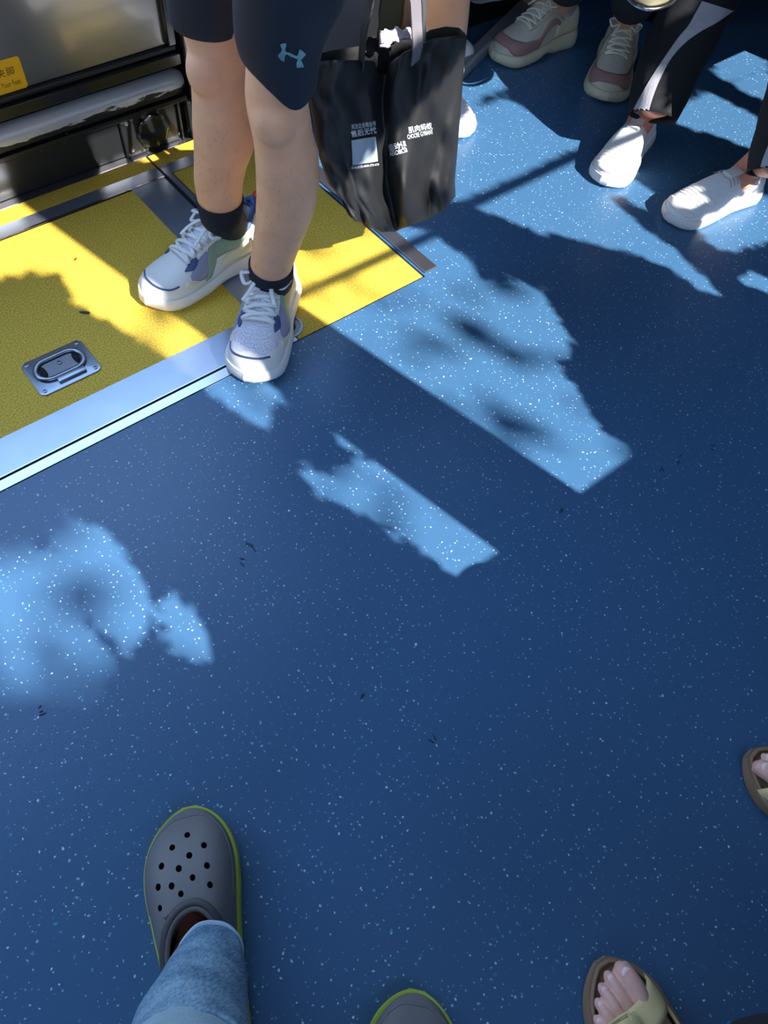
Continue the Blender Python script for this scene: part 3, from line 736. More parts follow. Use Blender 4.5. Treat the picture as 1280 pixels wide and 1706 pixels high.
# ------------------------------------------------------------------ standing man
man = empty('person', (.60, 1.07, 0)); tag(man, 'standing person in navy shorts, dark ankle socks and white running shoes', 'person')
FACE_L = V(-.92, -.38, 0); FACE_R = V(-.70, -.71, 0)
hL = math.atan2(*(P3(250, 505)-P3(425, 415))[[1, 0]]); toeL = P3(238, 512)+V(.008, 0, 0); LL = .285
hR = math.atan2(*(P3(420, 630)-P3(462, 500))[[1, 0]]); toeR = P3(412, 645)+V(.008, .004, 0); LR = .275
def ankle_at(toe, h, L, u, z): return V(toe[0]-math.cos(h)*L*(1-u), toe[1]-math.sin(h)*L*(1-u), z)
rowsL = [(368,355,66),(366,330,74),(364,300,80),(367,270,86),(372,240,97),(375,210,107),(374,180,106),(368,150,97),(364,125,92),(363,105,96),(361,80,96),(354,50,98),(350,10,104),(352,-60,118)]
rowsR = [(452,462,68),(452,440,70),(459,410,76),(468,375,86),(477,335,99),(480,295,106),(478,262,106),(472,230,100),(468,205,102),(463,180,104),(461,155,106),(464,115,108),(468,60,114),(474,-20,126)]
bodyb = MB()
rgL, CL = leg_rings((.583, 1.14, .10), (.600, 1.090, .47), rowsL, FACE_L, deep=1.02, calf=.16, pre=[(ankle_at(toeL, hL, LL, .25, .045), .030), (ankle_at(toeL, hL, LL, .225, .085), .0305)]); bodyb.add(*loft(rgL))
rgR, CR = leg_rings((.592, 1.00, .10), (.586, .925, .46), rowsR, FACE_R, deep=1.02, calf=.16, pre=[(ankle_at(toeR, hR, LR, .25, .045), .030), (ankle_at(toeR, hR, LR, .225, .085), .0305)]); bodyb.add(*loft(rgR))
# kneecaps
for C, F, iz in ((CL, FACE_L, 11), (CR, FACE_R, 11)):
    c = C[iz][0]+nrm(F)*C[iz][1]*.62; bodyb.add(*ico(c, .034, (1, 1, 1.25), 2))
# hips, waist, torso, head, arm that holds the bag: the body goes on above the frame
hip = V(.66, 1.13, .90)
kl, kr = CL[-1][0], CR[-1][0]
for k_, sh in ((kl, V(-.03, .09, 0)), (kr, V(.03, -.09, 0))):
    bodyb.add(*loft([ring_on(k_+(hip+sh-k_)*a, hip+sh-k_, r, r, V(0, 1, 0)) for a, r in ((-.05, .066), (.4, .078), (.8, .09), (1.05, .095))]))
def zr(z, rx, ry, c=hip): return [V(c[0]+rx*math.cos(a), c[1]+ry*math.sin(a), z) for a in np.linspace(0, 2*math.pi, 28, endpoint=False)]
bodyb.add(*loft([zr(.80, .10, .13), zr(.90, .125, .175), zr(1.0, .115, .16), zr(1.12, .105, .145), zr(1.3, .12, .18), zr(1.42, .10, .19), zr(1.48, .06, .10), zr(1.60, .05, .055)]))
bodyb.add(*ico((hip[0]-.01, hip[1], 1.68), .10, (.95, .80, 1.2), 3)); bodyb.add(*ico((hip[0]-.11, hip[1], 1.67), .018, (1, .8, 1.2), 1))
hand = V(.80, .93, .80)
arm = [hip+V(0, -.20, .52), hip+V(.03, -.27, .25), hand+V(-.02, -.0, .13), hand+V(0, 0, .06)]
bodyb.add(*tube(spline(arm, 24), list(np.linspace(.048, .027, 25)), 16)); bodyb.add(*ico(hand+V(0, 0, .03), .036, (.8, 1, 1.3), 2))
for k in range(4): bodyb.add(*tube([hand+V(-.028+.018*k, -.02, .02), hand+V(-.028+.018*k, -.034, -.012), hand+V(-.028+.018*k, -.012, -.032), hand+V(-.028+.018*k, .014, -.022)], .0085, 10))
bodyb.add(*tube([hand+V(-.03, .01, .04), hand+V(-.042, -.008, .01), hand+V(-.028, -.022, -.012)], .010, 10))
arm2 = [hip+V(0, .20, .52), hip+V(.02, .26, .22), hip+V(-.04, .25, -.02), hip+V(-.05, .25, -.10)]
bodyb.add(*tube(spline(arm2, 24), list(np.linspace(.048, .027, 25)), 16)); bodyb.add(*ico(hip+V(-.05, .25, -.13), .04, (.6, 1, 1.5), 2))
fused('body', bodyb, M_SKIN, man, .005, 8)
# t-shirt
sh_ = MB(); sh_.add(*loft([zr(.92, .145, .195), zr(1.02, .135, .18), zr(1.14, .128, .168), zr(1.3, .14, .205), zr(1.42, .115, .21), zr(1.49, .07, .11)])); sh_.build('t_shirt', mat('grey_t_shirt', (.2, .2, .22), .9), man)
hr = MB(); hr.add(*ico((hip[0]+.012, hip[1], 1.715), .105, (.96, .84, 1.05), 3)); hr.build('hair', M_HAIR, man)
# fine leg hair
hb = MB(); rh = random.Random(3)
for C, F, lo, hi in ((CL, FACE_L, 4, 9), (CR, FACE_R, 3, 9)):
    for k in range(90):
        u = rh.uniform(lo, hi); i = int(u); a = u-i; p = C[i][0]*(1-a)+C[i+1][0]*a; r = C[i][1]*(1-a)+C[i+1][1]*a
        ax = nrm(C[i+1][0]-C[i][0]); th = rh.gauss(0, .75); f = nrm(np.array(F)-ax*np.dot(F, ax)); sd = np.cross(ax, f); d = f*math.cos(th)+sd*math.sin(th)
        b0 = p+d*(r*.985); dn = -ax*.010+np.cross(ax, d)*rh.uniform(-.006, .006); side_ = np.cross(d, nrm(dn))*.00013
        m1 = b0+dn*.5+d*.0022; e1 = b0+dn+d*.0022
        hb.add([b0-side_, b0+side_, m1+side_, m1-side_, e1], [(0, 1, 2, 3), (3, 2, 4)])
tag(hb.build('leg_hair', M_HAIR, man), kind='stuff')

# socks
def sleeve(name, C, i0, i1, m, par, grow=.0025, n=28, face=V(-1, 0, 0), frac=0):
    rings = []; P = [(c[0], c[1]) for c in C[i0:i1+1]]
    if frac: P.append((P[-1][0]+(C[i1+1][0]-P[-1][0])*frac, P[-1][1]+(C[i1+1][1]-P[-1][1])*frac))
    for i, (p, r) in enumerate(P):
        a = P[max(0, i-1)][0]; b = P[min(len(P)-1, i+1)][0]; rings.append(ring_on(p, b-a, r*1.02+grow, r+grow, face, n))
    top = rings[-1]; pt, r = P[-1]; a = P[-2][0]; rings.append(ring_on(pt, pt-a, r*.96, r*.95, face, n))
    return MB().add(*loft(rings)).build(name, m, par)
skL = sleeve('sock', CL, 0, 3, M_SOCK, man, .003, face=FACE_L)
skR = sleeve('sock', CR, 0, 3, M_SOCK, man, .003, face=FACE_R)
# small mark on the sock
def mark3(par, px, py, Y, s=1.0):
    c = PY(px, py, Y); 
    for a, b in (((-.009, .006), (-.002, .004)), ((.002, .004), (.009, .006)), ((-.003, .004), (-.0025, -.009)), ((.003, .004), (.0025, -.009))):
        MB().add(*tube([c+V(a[0]*s, 0, a[1]*s), c+V(b[0]*s, 0, b[1]*s)], .0006, 6)).build('sock_mark', M_TAG, par)

# shorts: legs given by outline on the photograph, each at its leg's distance
def tube_cloth(rows, z_of, n=40, ref=V(0, 1, 0), deep=1.0, fold=.0, hem=None):
    rings = []; R_ = []
    for (xl, xr, y, z) in rows:
        c = P3((xl+xr)/2, y, z); R_.append((c, wid(xr-xl, c)/2))
    for i, (c, r) in enumerate(R_):
        rg = []
        for j in range(n):
            a = 2*math.pi*j/n
            k = 1+fold*math.sin(5*a+i*.6)+fold*.6*math.sin(3*a-i*.9)
            rg.append(c+CM[0]*0+V(math.cos(a)*RX[0], math.cos(a)*RX[1], 0)*r*k+V(-math.sin(a)*RX[1], math.sin(a)*RX[0], 0)*r*deep*k)
        rings.append(rg)
    return rings
RX = nrm(V(CM[0][0], CM[0][1], 0))            # horizontal direction across the view
FX = V(-RX[1], RX[0], 0)                      # horizontal, away from the lens
def hem_shape(rg, f): return [p+V(0, 0, f(2*math.pi*j/len(rg))) for j, p in enumerate(rg)]
sb = MB()
def cloth_rings(A, K, rows, deep, fold, n=48, back=.0):
    _, C = leg_rings(A, K, rows, V(-1, 0, 0)); out = []
    for i, (c, r) in enumerate(C):
        rg = []
        for j in range(n):
            a = 2*math.pi*j/n; k = 1+fold*math.sin(5*a+i*.6)+fold*.6*math.sin(3*a-i*.9)
            rg.append(c+RX*math.cos(a)*r*k+FX*math.sin(a)*r*deep*k)
        out.append(rg)
    return out
rL = cloth_rings((.583, 1.14, .10), (.600, 1.090, .47), [(342,38,116),(341,26,119),(341,4,124),(345,-30,136),(352,-90,156),(372,-180,198)], 1.04, .012)
rL[0] = hem_shape(rL[0], lambda a: -.006*math.cos(a))
sb.add(*loft(rL, False))
inner = [[p+(np.mean(rL[k], axis=0)-p)*.05 for p in rL[k]] for k in range(3)]; sb.add(*loft([rL[0]]+inner, False))
sb.build('shorts_leg', M_NAVY, man)
sb = MB()
rR = cloth_rings((.592, 1.00, .10), (.586, .925, .46), [(468,98,140),(468,84,146),(468,62,153),(472,35,166),(480,0,184),(487,-60,204),(490,-140,226)], 1.0, .010)
def hemR(a):      # a = 0 on the right of the view, the front is towards the lens
    x = math.cos(a); front = 1 if math.sin(a) < .15 else .3
    return (-.040*math.exp(-((x-.42)/.62)**2)*front+.016*max(0, -x-.3)+.05*max(0, x-.88)/.12)
for k, wgt in ((0, 1.0), (1, .7), (2, .3)): rR[k] = hem_shape(rR[k], lambda a: hemR(a)*wgt)
sb.add(*loft(rR, False)); inner = [[p+(np.mean(rR[k], axis=0)-p)*.05 for p in rR[k]] for k in range(3)]; sb.add(*loft([rR[0]]+inner, False))
shR = sb.build('shorts_leg', M_NAVY, man)
hipb = MB(); hipb.add(*loft([zr(.78, .14, .19), zr(.86, .155, .21), zr(.95, .14, .19)])); hipb.build('shorts_seat', M_NAVY, man)

# emblem on the shorts: two mirrored curved strokes crossing, laid on the cloth
def surf_hit(o, px, py, off=.0012):
    """point where the sight line through (px,py) meets object o"""
    org = Vector(CAMP-np.array(o['_w'])); d = Vector(nrm(ray(px, py))); ok, loc, nn, i = o.ray_cast(org, d)
    if not ok: return None
    p = np.array(loc)+np.array(o['_w']); n_ = np.array(nn)
    if np.dot(n_, np.array(d)) > 0: n_ = -n_
    return p+n_*off
def decal(name, o, polys, m, par, off=.0012):
    mb = MB(); bpy.context.view_layer.update()
    for poly in polys:
        pts = [surf_hit(o, x, y, off) for x, y in poly]
        if any(p is None for p in pts): continue
        n = len(pts); c = np.mean(pts, axis=0); dn = nrm(CAMP-c)*-.0011
        mb.add(pts+[p+dn for p in pts], [tuple(range(n)), tuple(range(2*n-1, n-1, -1))]+[(i, (i+1) % n, (i+1) % n+n, i+n) for i in range(n)])
    if mb.v: return mb.build(name, m, par, smooth=False)
def decal_strip(name, o, Lp, Rp, m, par, n=30, k=8, off=.0012):
    a = spline(Lp, n); b = spline(Rp, n); bpy.context.view_layer.update(); g = []; n_ = min(len(a), len(b))
    for i in range(n_): g.append([surf_hit(o, *(a[i]+(b[i]-a[i])*j/k), off) for j in range(k+1)])
    vs, fs, idx = [], [], {}
    for i in range(n_):
        for j in range(k+1):
            if g[i][j] is not None: idx[i, j] = len(vs); vs.append(g[i][j])
    for i in range(n_-1):
        for j in range(k):
            q = [(i, j), (i, j+1), (i+1, j+1), (i+1, j)]
            if all(x in idx for x in q) and max(np.linalg.norm(g[x[0]][x[1]]-g[i][j]) for x in q) < .04: fs.append([idx[x] for x in q])
    if fs: return MB().add(vs, fs).build(name, m, par)
LOGO = [[(467,73),(472,71),(477,71),(477,76),(475,82),(478,87),(475,93),(474,102),(468,99),(464,94),(464,90),(468,86),(470,82)],
        [(499,81),(505,85),(509,90),(505,95),(501,99),(504,105),(506,111),(494,112),(494,104),(496,98),(494,93),(497,88)],
        [(475,86),(482,86.5),(489,90),(496,95),(494,97.5),(487,93.5),(481,90),(475,89)], [(478,89),(484,93),(491,95.5),(497,95.5),(497,93.5),(491,91),(484,89.5),(479,87)]]
decal('emblem', shR, LOGO, M_LOGO, shR)

# running shoes
def sneaker_white(toe, heading, L, parent, seed, flip=1):
    wl = ([0, .12, .35, .6, .78, .92, 1], [.36, .40, .38, .47, .50, .42, .30]); wr = ([0, .12, .35, .6, .78, .92, 1], [.36, .40, .40, .50, .52, .46, .34])
    if flip < 0: wl, wr = wr, wl
    s = Shoe(toe, heading, L, .104, wl, wr, ([0, .06, .16, .28, .36, .46, .58, .70, .84, .94, 1], [.112, .116, .098, .092, .104, .100, .086, .071, .060, .050, .036]),
             ([0, .2, .5, .8, 1], [.036, .034, .026, .022, .026]), opening=(.205, .155, .66), q=.72, p=.9)
    up = s.upper('running_shoe', [M_WHITE, M_KNITW], parent, lambda u, t: 1 if (flip < 0 and .70 < u < .90 and abs(t-.5) < .27-1.2*max(0, u-.80)) else 0)
    s.sole('midsole', M_SOLEW, up, .004, lambda u: .006*max(0, (u-.85)/.15)**2+.004*math.exp(-((u-.45)/.1)**2), .0035)
    s.rim('collar', M_SBLUE, up, .0055, .001, k=1.03)
    # raised heel cup and tab
    hc_ = s.pt(.045, .5, 0)
    MB().add(*tube([s.pt(.05, .30, 0)+V(0, 0, .008), hc_+V(0, 0, .018)-s.X*.004, s.pt(.05, .70, 0)+V(0, 0, .008)], .007, 10)).build('heel_collar', M_SBLUE, up)
    MB().add(*tube(spline([hc_-s.X*.006+V(0, 0, .012), hc_-s.X*.012+V(0, 0, .026), hc_-s.X*.016+V(0, 0, .014), hc_-s.X*.014-V(0, 0, .004)], 16), .0042, 8, False, .5, s.Y)).build('pull_tab', M_RED, up)
    # tongue: mesh pad with a tag
    tp = [s.loc(.33, .5)+V(-.012, 0, .020), s.loc(.37, .5)+V(0, 0, .009), s.loc(.45, .5)+V(0, 0, .004), s.loc(.55, .5)+V(0, 0, .001), s.loc(.68, .5)+V(0, 0, -.002)]
    tp = spline(tp, 20); rings = [[s.g(p[0]+.002*math.cos(a), p[1]+.027*(1-.25*i/20)*math.cos(a+math.pi/2)*1, p[2]+.0055*math.sin(a+math.pi/2)) for a in np.linspace(0, 2*math.pi, 20, endpoint=False)] for i, p in enumerate(tp)]
    MB().add(*loft(rings)).build('tongue', M_KNITW, up)
    tg = [s.g(*(p+V(0, 0, .0062))) for p in tp[:9]]; tg = [tg[0]+s.Z*.012-s.X*.010]+tg
    MB().add(*tube(tg, .0085, 8, False, .22, s.Z+.2*s.X)).build('tongue_tag', M_TAG, up)
    MB().add(*tube([q+s.Z*.0012 for q in tg[2:7]], .0058, 8, False, .3, s.Z+.2*s.X)).build('tag_print', M_PEACH, up)
    pm = lambda nm, A, B, m_, off=.0018, mirror=True: s.patch(nm, A, B, m_, up, off, mirror=mirror)
    pm('eyestay', [(.36, .345), (.45, .36), (.55, .37), (.68, .385)], [(.35, .30), (.45, .305), (.56, .315), (.69, .335)], M_WHITE, .0026)
    pm('blue_overlay', [(.60, .375), (.64, .37), (.67, .36), (.715, .33)], [(.60, .30), (.63, .27), (.665, .26), (.715, .315)], M_SBLUE, .0034)
    pm('side_panel', [(.52, .31), (.58, .31), (.64, .28), (.70, .22)], [(.52, .10), (.57, .07), (.63, .08), (.70, .16)], M_LILAC, .0022)
    pm('green_overlay', [(.13, .29), (.26, .29), (.36, .32), (.50, .33)], [(.13, .24), (.26, .17), (.36, .14), (.50, .17)], M_GREEN, .0028)
    pm('green_overlay', [(.42, .32), (.45, .24), (.48, .14), (.55, .04)], [(.50, .32), (.54, .22), (.56, .12), (.60, .04)], M_GREEN, .0034)
    pm('cream_overlay', [(.16, .19), (.27, .16), (.36, .13), (.43, .10)], [(.16, .05), (.27, .03), (.36, .03), (.46, .03)], M_CREAM, .0020)
    pm('cream_overlay', [(.60, .07), (.64, .085), (.70, .13), (.73, .19)], [(.60, .03), (.65, .03), (.72, .06), (.76, .15)], M_CREAM, .0022)
    s.line('toe_line', [(.80, .20), (.86, .215), (.90, .28), (.922, .38), (.93, .5), (.92, .62), (.89, .72)] if flip > 0 else [(.80, .80), (.86, .785), (.90, .72), (.922, .62), (.93, .5), (.92, .38), (.89, .28)], .0019, M_SBLUE, up, .0012)
    laces(s, up, M_LACE, [.665, .61, .555, .50, .445, .40], .125, .0041, .42, True, seed)
    return s, up
sneaker_white(toeL, hL, LL, man, 3, 1)
sneaker_white(toeR, hR, LR, man, 5, -1)

# ------------------------------------------------------------------ black tote bag
YB = .93
TOPF = [(0, 522, 104), (.10, 548, 101), (.22, 575, 100), (.30, 598, 100), (.385, 622, 101), (.41, 627, 118), (.44, 636, 125), (.475, 647, 121), (.50, 652, 104), (.60, 675, 86), (.72, 700, 75), (.82, 722, 64), (.92, 750, 61), (1, 777, 58)]
BOTF = [(0, 583, 345), (.10, 590, 366), (.22, 610, 376), (.34, 636, 386), (.46, 656, 386), (.60, 682, 376), (.74, 715, 365), (.88, 738, 350), (1, 758, 327)]
LEFT = [(0, 522, 104), (.12, 514, 150), (.3, 523, 200), (.5, 533, 260), (.72, 548, 305), (.86, 572, 330), (1, 583, 345)]
RIGHT = [(0, 777, 58), (.2, 772, 110), (.45, 766, 190), (.7, 760, 265), (.85, 757, 300), (1, 758, 327)]
def ip(tab, x, k): return float(np.interp(x, [r[0] for r in tab], [r[k] for r in tab]))
def bagpx(u, v):
    l = (ip(LEFT, v, 1), ip(LEFT, v, 2)); r = (ip(RIGHT, v, 1), ip(RIGHT, v, 2)); t = (ip(TOPF, u, 1), ip(TOPF, u, 2)); b = (ip(BOTF, u, 1), ip(BOTF, u, 2))
    c00, c10 = (522, 104), (777, 58); c01, c11 = (583, 345), (758, 327)
    out = []
    for k in (0, 1): out.append((1-u)*l[k]+u*r[k]+(1-v)*t[k]+v*b[k]-((1-u)*(1-v)*c00[k]+u*(1-v)*c10[k]+(1-u)*v*c01[k]+u*v*c11[k]))
    return out
def bagY(u, v):
    uc = .46+.04*v; d = (u-uc)
    y = YB
    y += .030*math.exp(-(d/.055)**2)*(1-.25*v)                  # deep valley in the middle
    y -= .020*math.exp(-((u-uc-.13)/.09)**2)
    y -= .014*math.exp(-((u-.22)/.12)**2)*math.sin(math.pi*min(1, v+.1))
    y += .012*math.exp(-((u-.30+.1*v)/.03)**2)*max(0, v-.25)
    y += .010*math.exp(-((u-.10-.22*v)/.025)**2)*max(0, v-.2)
    y += .010*math.exp(-((u-.80+.05*v)/.04)**2)*max(0, v-.3)-.010*math.exp(-((u-.88)/.04)**2)*max(0, v-.4)
    y += .0042*math.sin(19*u+7*v)+.0034*math.sin(11*v+23*u*(1-v))+.0024*math.sin(31*u-13*v+1)+.0016*math.sin(47*u+17*v+2)+.0013*math.sin(29*v-37*u)
    y += .004*math.sin(9*v+3)*math.exp(-((u-.8)/.2)**2)*math.exp(-((v-.18)/.16)**2)
    e = min(u, 1-u); y += .018*math.exp(-e/.02)
    return y
def bagS(u, v, dy=0):
    x, y = bagpx(u, v); return PY(x, y, bagY(u, v)+dy)
bag = empty('tote_bag', tuple(PY(650, 385, YB+.04))); tag(bag, 'black fabric tote bag with white Chinese and English print hanging beside the standing man', 'bag')
NU, NV = 90, 70; vs = []; fs = []
for i in range(NV+1):
    for j in range(NU+1): vs.append(bagS(j/NU, i/NV))
for i in range(NV):
    for j in range(NU): fs.append((i*(NU+1)+j, i*(NU+1)+j+1, (i+1)*(NU+1)+j+1, (i+1)*(NU+1)+j))
fr_ = obj('front_panel', vs, fs, M_BAG, bag); applied(fr_, [('SOLIDIFY', dict(thickness=.0015, offset=1))])
TOPB = [(0, 522, 92), (.12, 552, 84), (.28, 596, 77), (.36, 612, 72), (.48, 650, 56), (.62, 685, 66), (.72, 700, 62), (.80, 716, 50), (.88, 742, 44), (.95, 765, 46), (1, 776, 56)]
YBK = YB+.055
vs = []; fs = []
for i in range(31):
    v = i/30
    for j in range(61):
        u = j/60; e = min(u, 1-u); 
        t = PY(ip(TOPB, u, 1), ip(TOPB, u, 2), YBK-.03*math.exp(-e/.05)+.004*math.sin(17*u))
        b_ = bagS(u, 1.0, .0); b_ = b_+V(0, .045*(1-math.exp(-e/.08)), .012)
        if j in (0, 60): b_ = bagS(u, 1.0)
        m_ = t*(1-v)+b_*v; fy = bagS(u, v)
        m_[1] = max(m_[1], fy[1]+.002); 
        if j in (0, 60): m_ = fy*(1.0)+V(0, .0, 0) if v > .06 else m_
        vs.append(m_)
for i in range(30):
    for j in range(60): fs.append((i*61+j, i*61+j+1, (i+1)*61+j+1, (i+1)*61+j))
bk = obj('back_panel', vs, fs, M_BAGI, bag); applied(bk, [('SOLIDIFY', dict(thickness=.0015, offset=-1))])
# bottom gusset
vs = []; 
for j in range(61):
    u = j/60; a = bagS(u, 1.0); e = min(u, 1-u); b_ = a+V(0, .045*(1-math.exp(-e/.08)), .012)
    for k in range(5): q = a+(b_-a)*k/4; vs.append(q+V(0, 0, -.006*math.sin(math.pi*k/4)))
fs = [(j*5+k, j*5+k+1, (j+1)*5+k+1, (j+1)*5+k) for j in range(60) for k in range(4)]
obj('bottom_panel', vs, fs, M_BAG, bag)
def ribbon(name, pts, w, wv, m, par, th=.0012):
    pts = spline(pts, 28); v = []; f = []
    for i, p in enumerate(pts):
        t = nrm(pts[min(i+1, len(pts)-1)]-pts[max(i-1, 0)]); wd = nrm(np.array(wv, float)-t*np.dot(wv, t)); n_ = np.cross(t, wd)
        for a, b in ((-1, -1), (1, -1), (1, 1), (-1, 1)): v.append(p+wd*w/2*a+n_*th*b)
    for i in range(len(pts)-1):
        for j in range(4): f.append((i*4+j, i*4+(j+1) % 4, (i+1)*4+(j+1) % 4, (i+1)*4+j))
    return obj(name, v, f, m, par, smooth=False)
hd_ = hand+V(0, 0, -.022)
ribbon('strap', [bagS(.315, .03, -.003), bagS(.315, .0, -.003), PY(607, 48, YB-.002), PY(616, 10, YB), PY(624, -40, YB), hd_+V(-.01, 0, 0)], .022, V(.35, 1, 0), M_BAG, bag)
ribbon('strap', [bagS(.70, .08, -.003), bagS(.70, .0, -.003), PY(694, 40, YB-.002), PY(692, 0, YB), PY(688, -50, YB), hd_+V(.012, 0, 0)], .025, V(1, .25, 0), M_STRAP, bag)
ribbon('strap', [PY(612, 90, YBK-.006), PY(618, 60, YBK), PY(626, 0, YBK-.01), PY(632, -50, YB+.02), hd_+V(-.006, .008, .004)], .026, V(1, .15, 0), M_BAG, bag)
ribbon('strap', [PY(708, 70, YBK-.006), PY(706, 40, YBK), PY(706, 0, YBK-.01), PY(698, -50, YB+.02), hd_+V(.008, .008, .004)], .014, V(1, .6, 0), M_ALU, bag)
# printed words follow the cloth
def bag_print(body, x0, y0, x1, y1, hpx, bold=.0):
    v, f = text_geo(body, 1.0, bold)
    if not len(v): return
    w = v[:, 0].max()-v[:, 0].min(); v0 = v[:, 0].min(); hh = v[:, 1].max()
    bpy.context.view_layer.update(); dx, dy = x1-x0, y1-y0; L_ = math.hypot(dx, dy); nx, ny = dy/L_, -dx/L_
    pts = []
    for p in v:
        a = (p[0]-v0)/w; b = p[1]/hh*hpx; q = surf_hit(fr_, x0+dx*a+nx*b, y0+dy*a+ny*b, .0010)
        if q is None: q = PY(x0+dx*a+nx*b, y0+dy*a+ny*b, YB-.004)
        pts.append(q)
    MB().add(pts, f).build('print', M_PRINT, bag, smooth=False)
bag_print('关注企业微信号', 585, 214.5, 626, 209, 8.0, .004)
bag_print('售后无忧', 585, 227.5, 627, 220.5, 10.0, .010)
bag_print('服务热线:4008-373-636', 586, 281, 631, 275, 4.2, .0)
bag_print('运动健', 649.5, 251, 677, 243.5, 10.5, .010)
bag_print('AEROBICS&', 651, 260, 679, 252.5, 7.5, .008)
bag_print('肌肉蚂蚁', 681, 221, 720.5, 213, 10, .010)
bag_print('CHOOSE GYMANT', 679, 231.5, 721.5, 222.5, 7.5, .008)
decal_strip('print', fr_, [(584.8, 233.2), (586, 246), (587, 259), (588.0, 274.6)], [(625.0, 227.2), (626.2, 240), (627.4, 253), (628.6, 268.4)], mat('pale_print', (.36, .43, .50), .7), bag, 24, 12, .0014)
tw = MB()
vs = []; 
for i in range(13):
    for j in range(17):
        a, b = j/16, i/12; x = 632+50*a; y = 50+30*b*(1-.6*a)+1.5*math.sin(a*9); vs.append(PY(x, y, YB+.030-.008*b+.0015*math.sin(a*17+b*9)))
fs = [(i*17+j, i*17+j+1, (i+1)*17+j+1, (i+1)*17+j) for i in range(12) for j in range(16)]
twl = obj('folded_towel', vs, fs, M_PINKT); applied(twl, [('SOLIDIFY', dict(thickness=.006))]); tag(twl, 'crumpled pale pink cloth tucked inside the open black tote bag', 'cloth')

# ------------------------------------------------------------------ person behind the bag
pb = empty('person', (1.24, 1.28, 0)); tag(pb, 'bare-legged person in white shoes mostly hidden behind the black tote bag', 'person')
def slipon(toe, heading, L, parent, nm='slip_on_shoe', lace=False, logo=True):
    wl = ([0, .12, .35, .6, .78, .92, 1], [.34, .38, .36, .45, .49, .42, .3]); wr = ([0, .12, .35, .6, .78, .92, 1], [.34, .38, .38, .48, .50, .44, .34])
    s = Shoe(toe, heading, L, .096, wl, wr, ([0, .06, .16, .28, .36, .46, .58, .70, .84, .94, 1], [.074, .078, .064, .062, .080, .082, .074, .064, .054, .045, .034]),
             ([0, .2, .5, .8, 1], [.032, .030, .024, .020, .024]), opening=(.205, .155, .66), q=.74, p=.9)
    up = s.upper(nm, M_KNIT2, parent)
    s.sole('sole', M_SOLEW, up, .0035, lambda u: .006*max(0, (u-.85)/.15)**2, .003, ribs=.0006)
    s.rim('collar', M_WHITE, up, .004, .0005, k=1.02)
    s.patch('toe_overlay', [(.86, .12), (.90, .30), (.915, .5), (.90, .70), (.86, .88)], [(.93, .10), (.965, .3), (.975, .5), (.965, .7), (.93, .9)], M_WHITE, up, .002, 26)
    for k in range(5): s.line('knit_rib', [(.66+.035*k, .16+.02*k), (.69+.035*k, .34), (.70+.035*k, .5), (.69+.035*k, .66), (.66+.035*k, .84-.02*k)], .0007, M_WHITE, up, .0006)
    c = [s.loc(.30, .5)+V(-.004, 0, .020), s.loc(.345, .5)+V(0, 0, .008), s.loc(.40, .5)+V(0, 0, .004), s.loc(.47, .5)+V(0, 0, .002)]
    MB().add(*tube([s.g(*q) for q in spline(c, 12)], .015, 10, False, .22, s.Z)).build('tongue_tab', M_WHITE, up)
    if logo:
        s.patch('logo_badge', [(.445, .41), (.47, .41), (.50, .42)], [(.445, .59), (.47, .59), (.50, .58)], M_WHITE, up, .006, 8)
        for t0, t1 in (((.447, .43), (.447, .57)), ((.498, .43), (.498, .57)), ((.447, .43), (.498, .43)), ((.447, .57), (.498, .57)), ((.46, .47), (.485, .52))):
            s.line('badge_line', [t0, t1], .0008, M_TAG, up, .0064, 8)
    if lace:
        for k in range(3): s.line('elastic_cord', [(.42+.04*k, .30), (.41+.04*k, .42), (.42+.04*k, .5), (.41+.04*k, .58), (.42+.04*k, .70)], .0012, M_TAG, up, .003)
    return s, up
mbb = MB(); bt = P3(745, 20, .40); ba = P3(722, 180, .09)
R_ = [(P3(722, 185, .07), .034), (P3(723, 160, .13), .036), (P3(728, 120, .20), .045), (P3(734, 70, .30), .052), (P3(738, 25, .38), .050), (P3(742, -40, .46), .053), (P3(800, -135, .50), .060), (P3(900, -175, .52), .075)]
mbb.add(*loft([ring_on(p, R_[min(i+1, 7)][0]-R_[max(i-1, 0)][0], r, r, V(.7, -.7, 0), 20) for i, (p, r) in enumerate(R_)]))
q2 = [P3(700, 150, .07), P3(704, 130, .13), P3(712, 95, .2), P3(726, 50, .28), P3(736, 12, .36), P3(744, -50, .44), P3(800, -140, .49), P3(900, -180, .52)]
mbb.add(*loft([ring_on(q2[i], q2[min(i+1, 7)]-q2[max(i-1, 0)], R_[i][1]*.9, R_[i][1]*.9, V(.7, -.7, 0), 20) for i in range(8)]))
fused('body', mbb, M_SKIN, pb, .006, 4)
hB = math.atan2(*(P3(776, 232)-P3(716, 172))[[1, 0]]); tb = P3(776, 232); slipon((tb[0], tb[1]), hB, .265, pb, 'white_shoe', logo=False)
tb2 = P3(786, 96); slipon((tb2[0], tb2[1]), -.25, .265, pb, 'white_shoe', logo=False)
bs = MB(); ss = [(P3(800, -48, .46), .050), (P3(822, -58, .49), .055), (P3(880, -90, .52), .07), (P3(1000, -160, .54), .10)]
bs.add(*loft([ring_on(p, ss[min(i+1, 3)][0]-ss[max(i-1, 0)][0], r, r, V(0, 0, 1), 24) for i, (p, r) in enumerate(ss)])); bs.build('shorts', M_NAVY, pb)

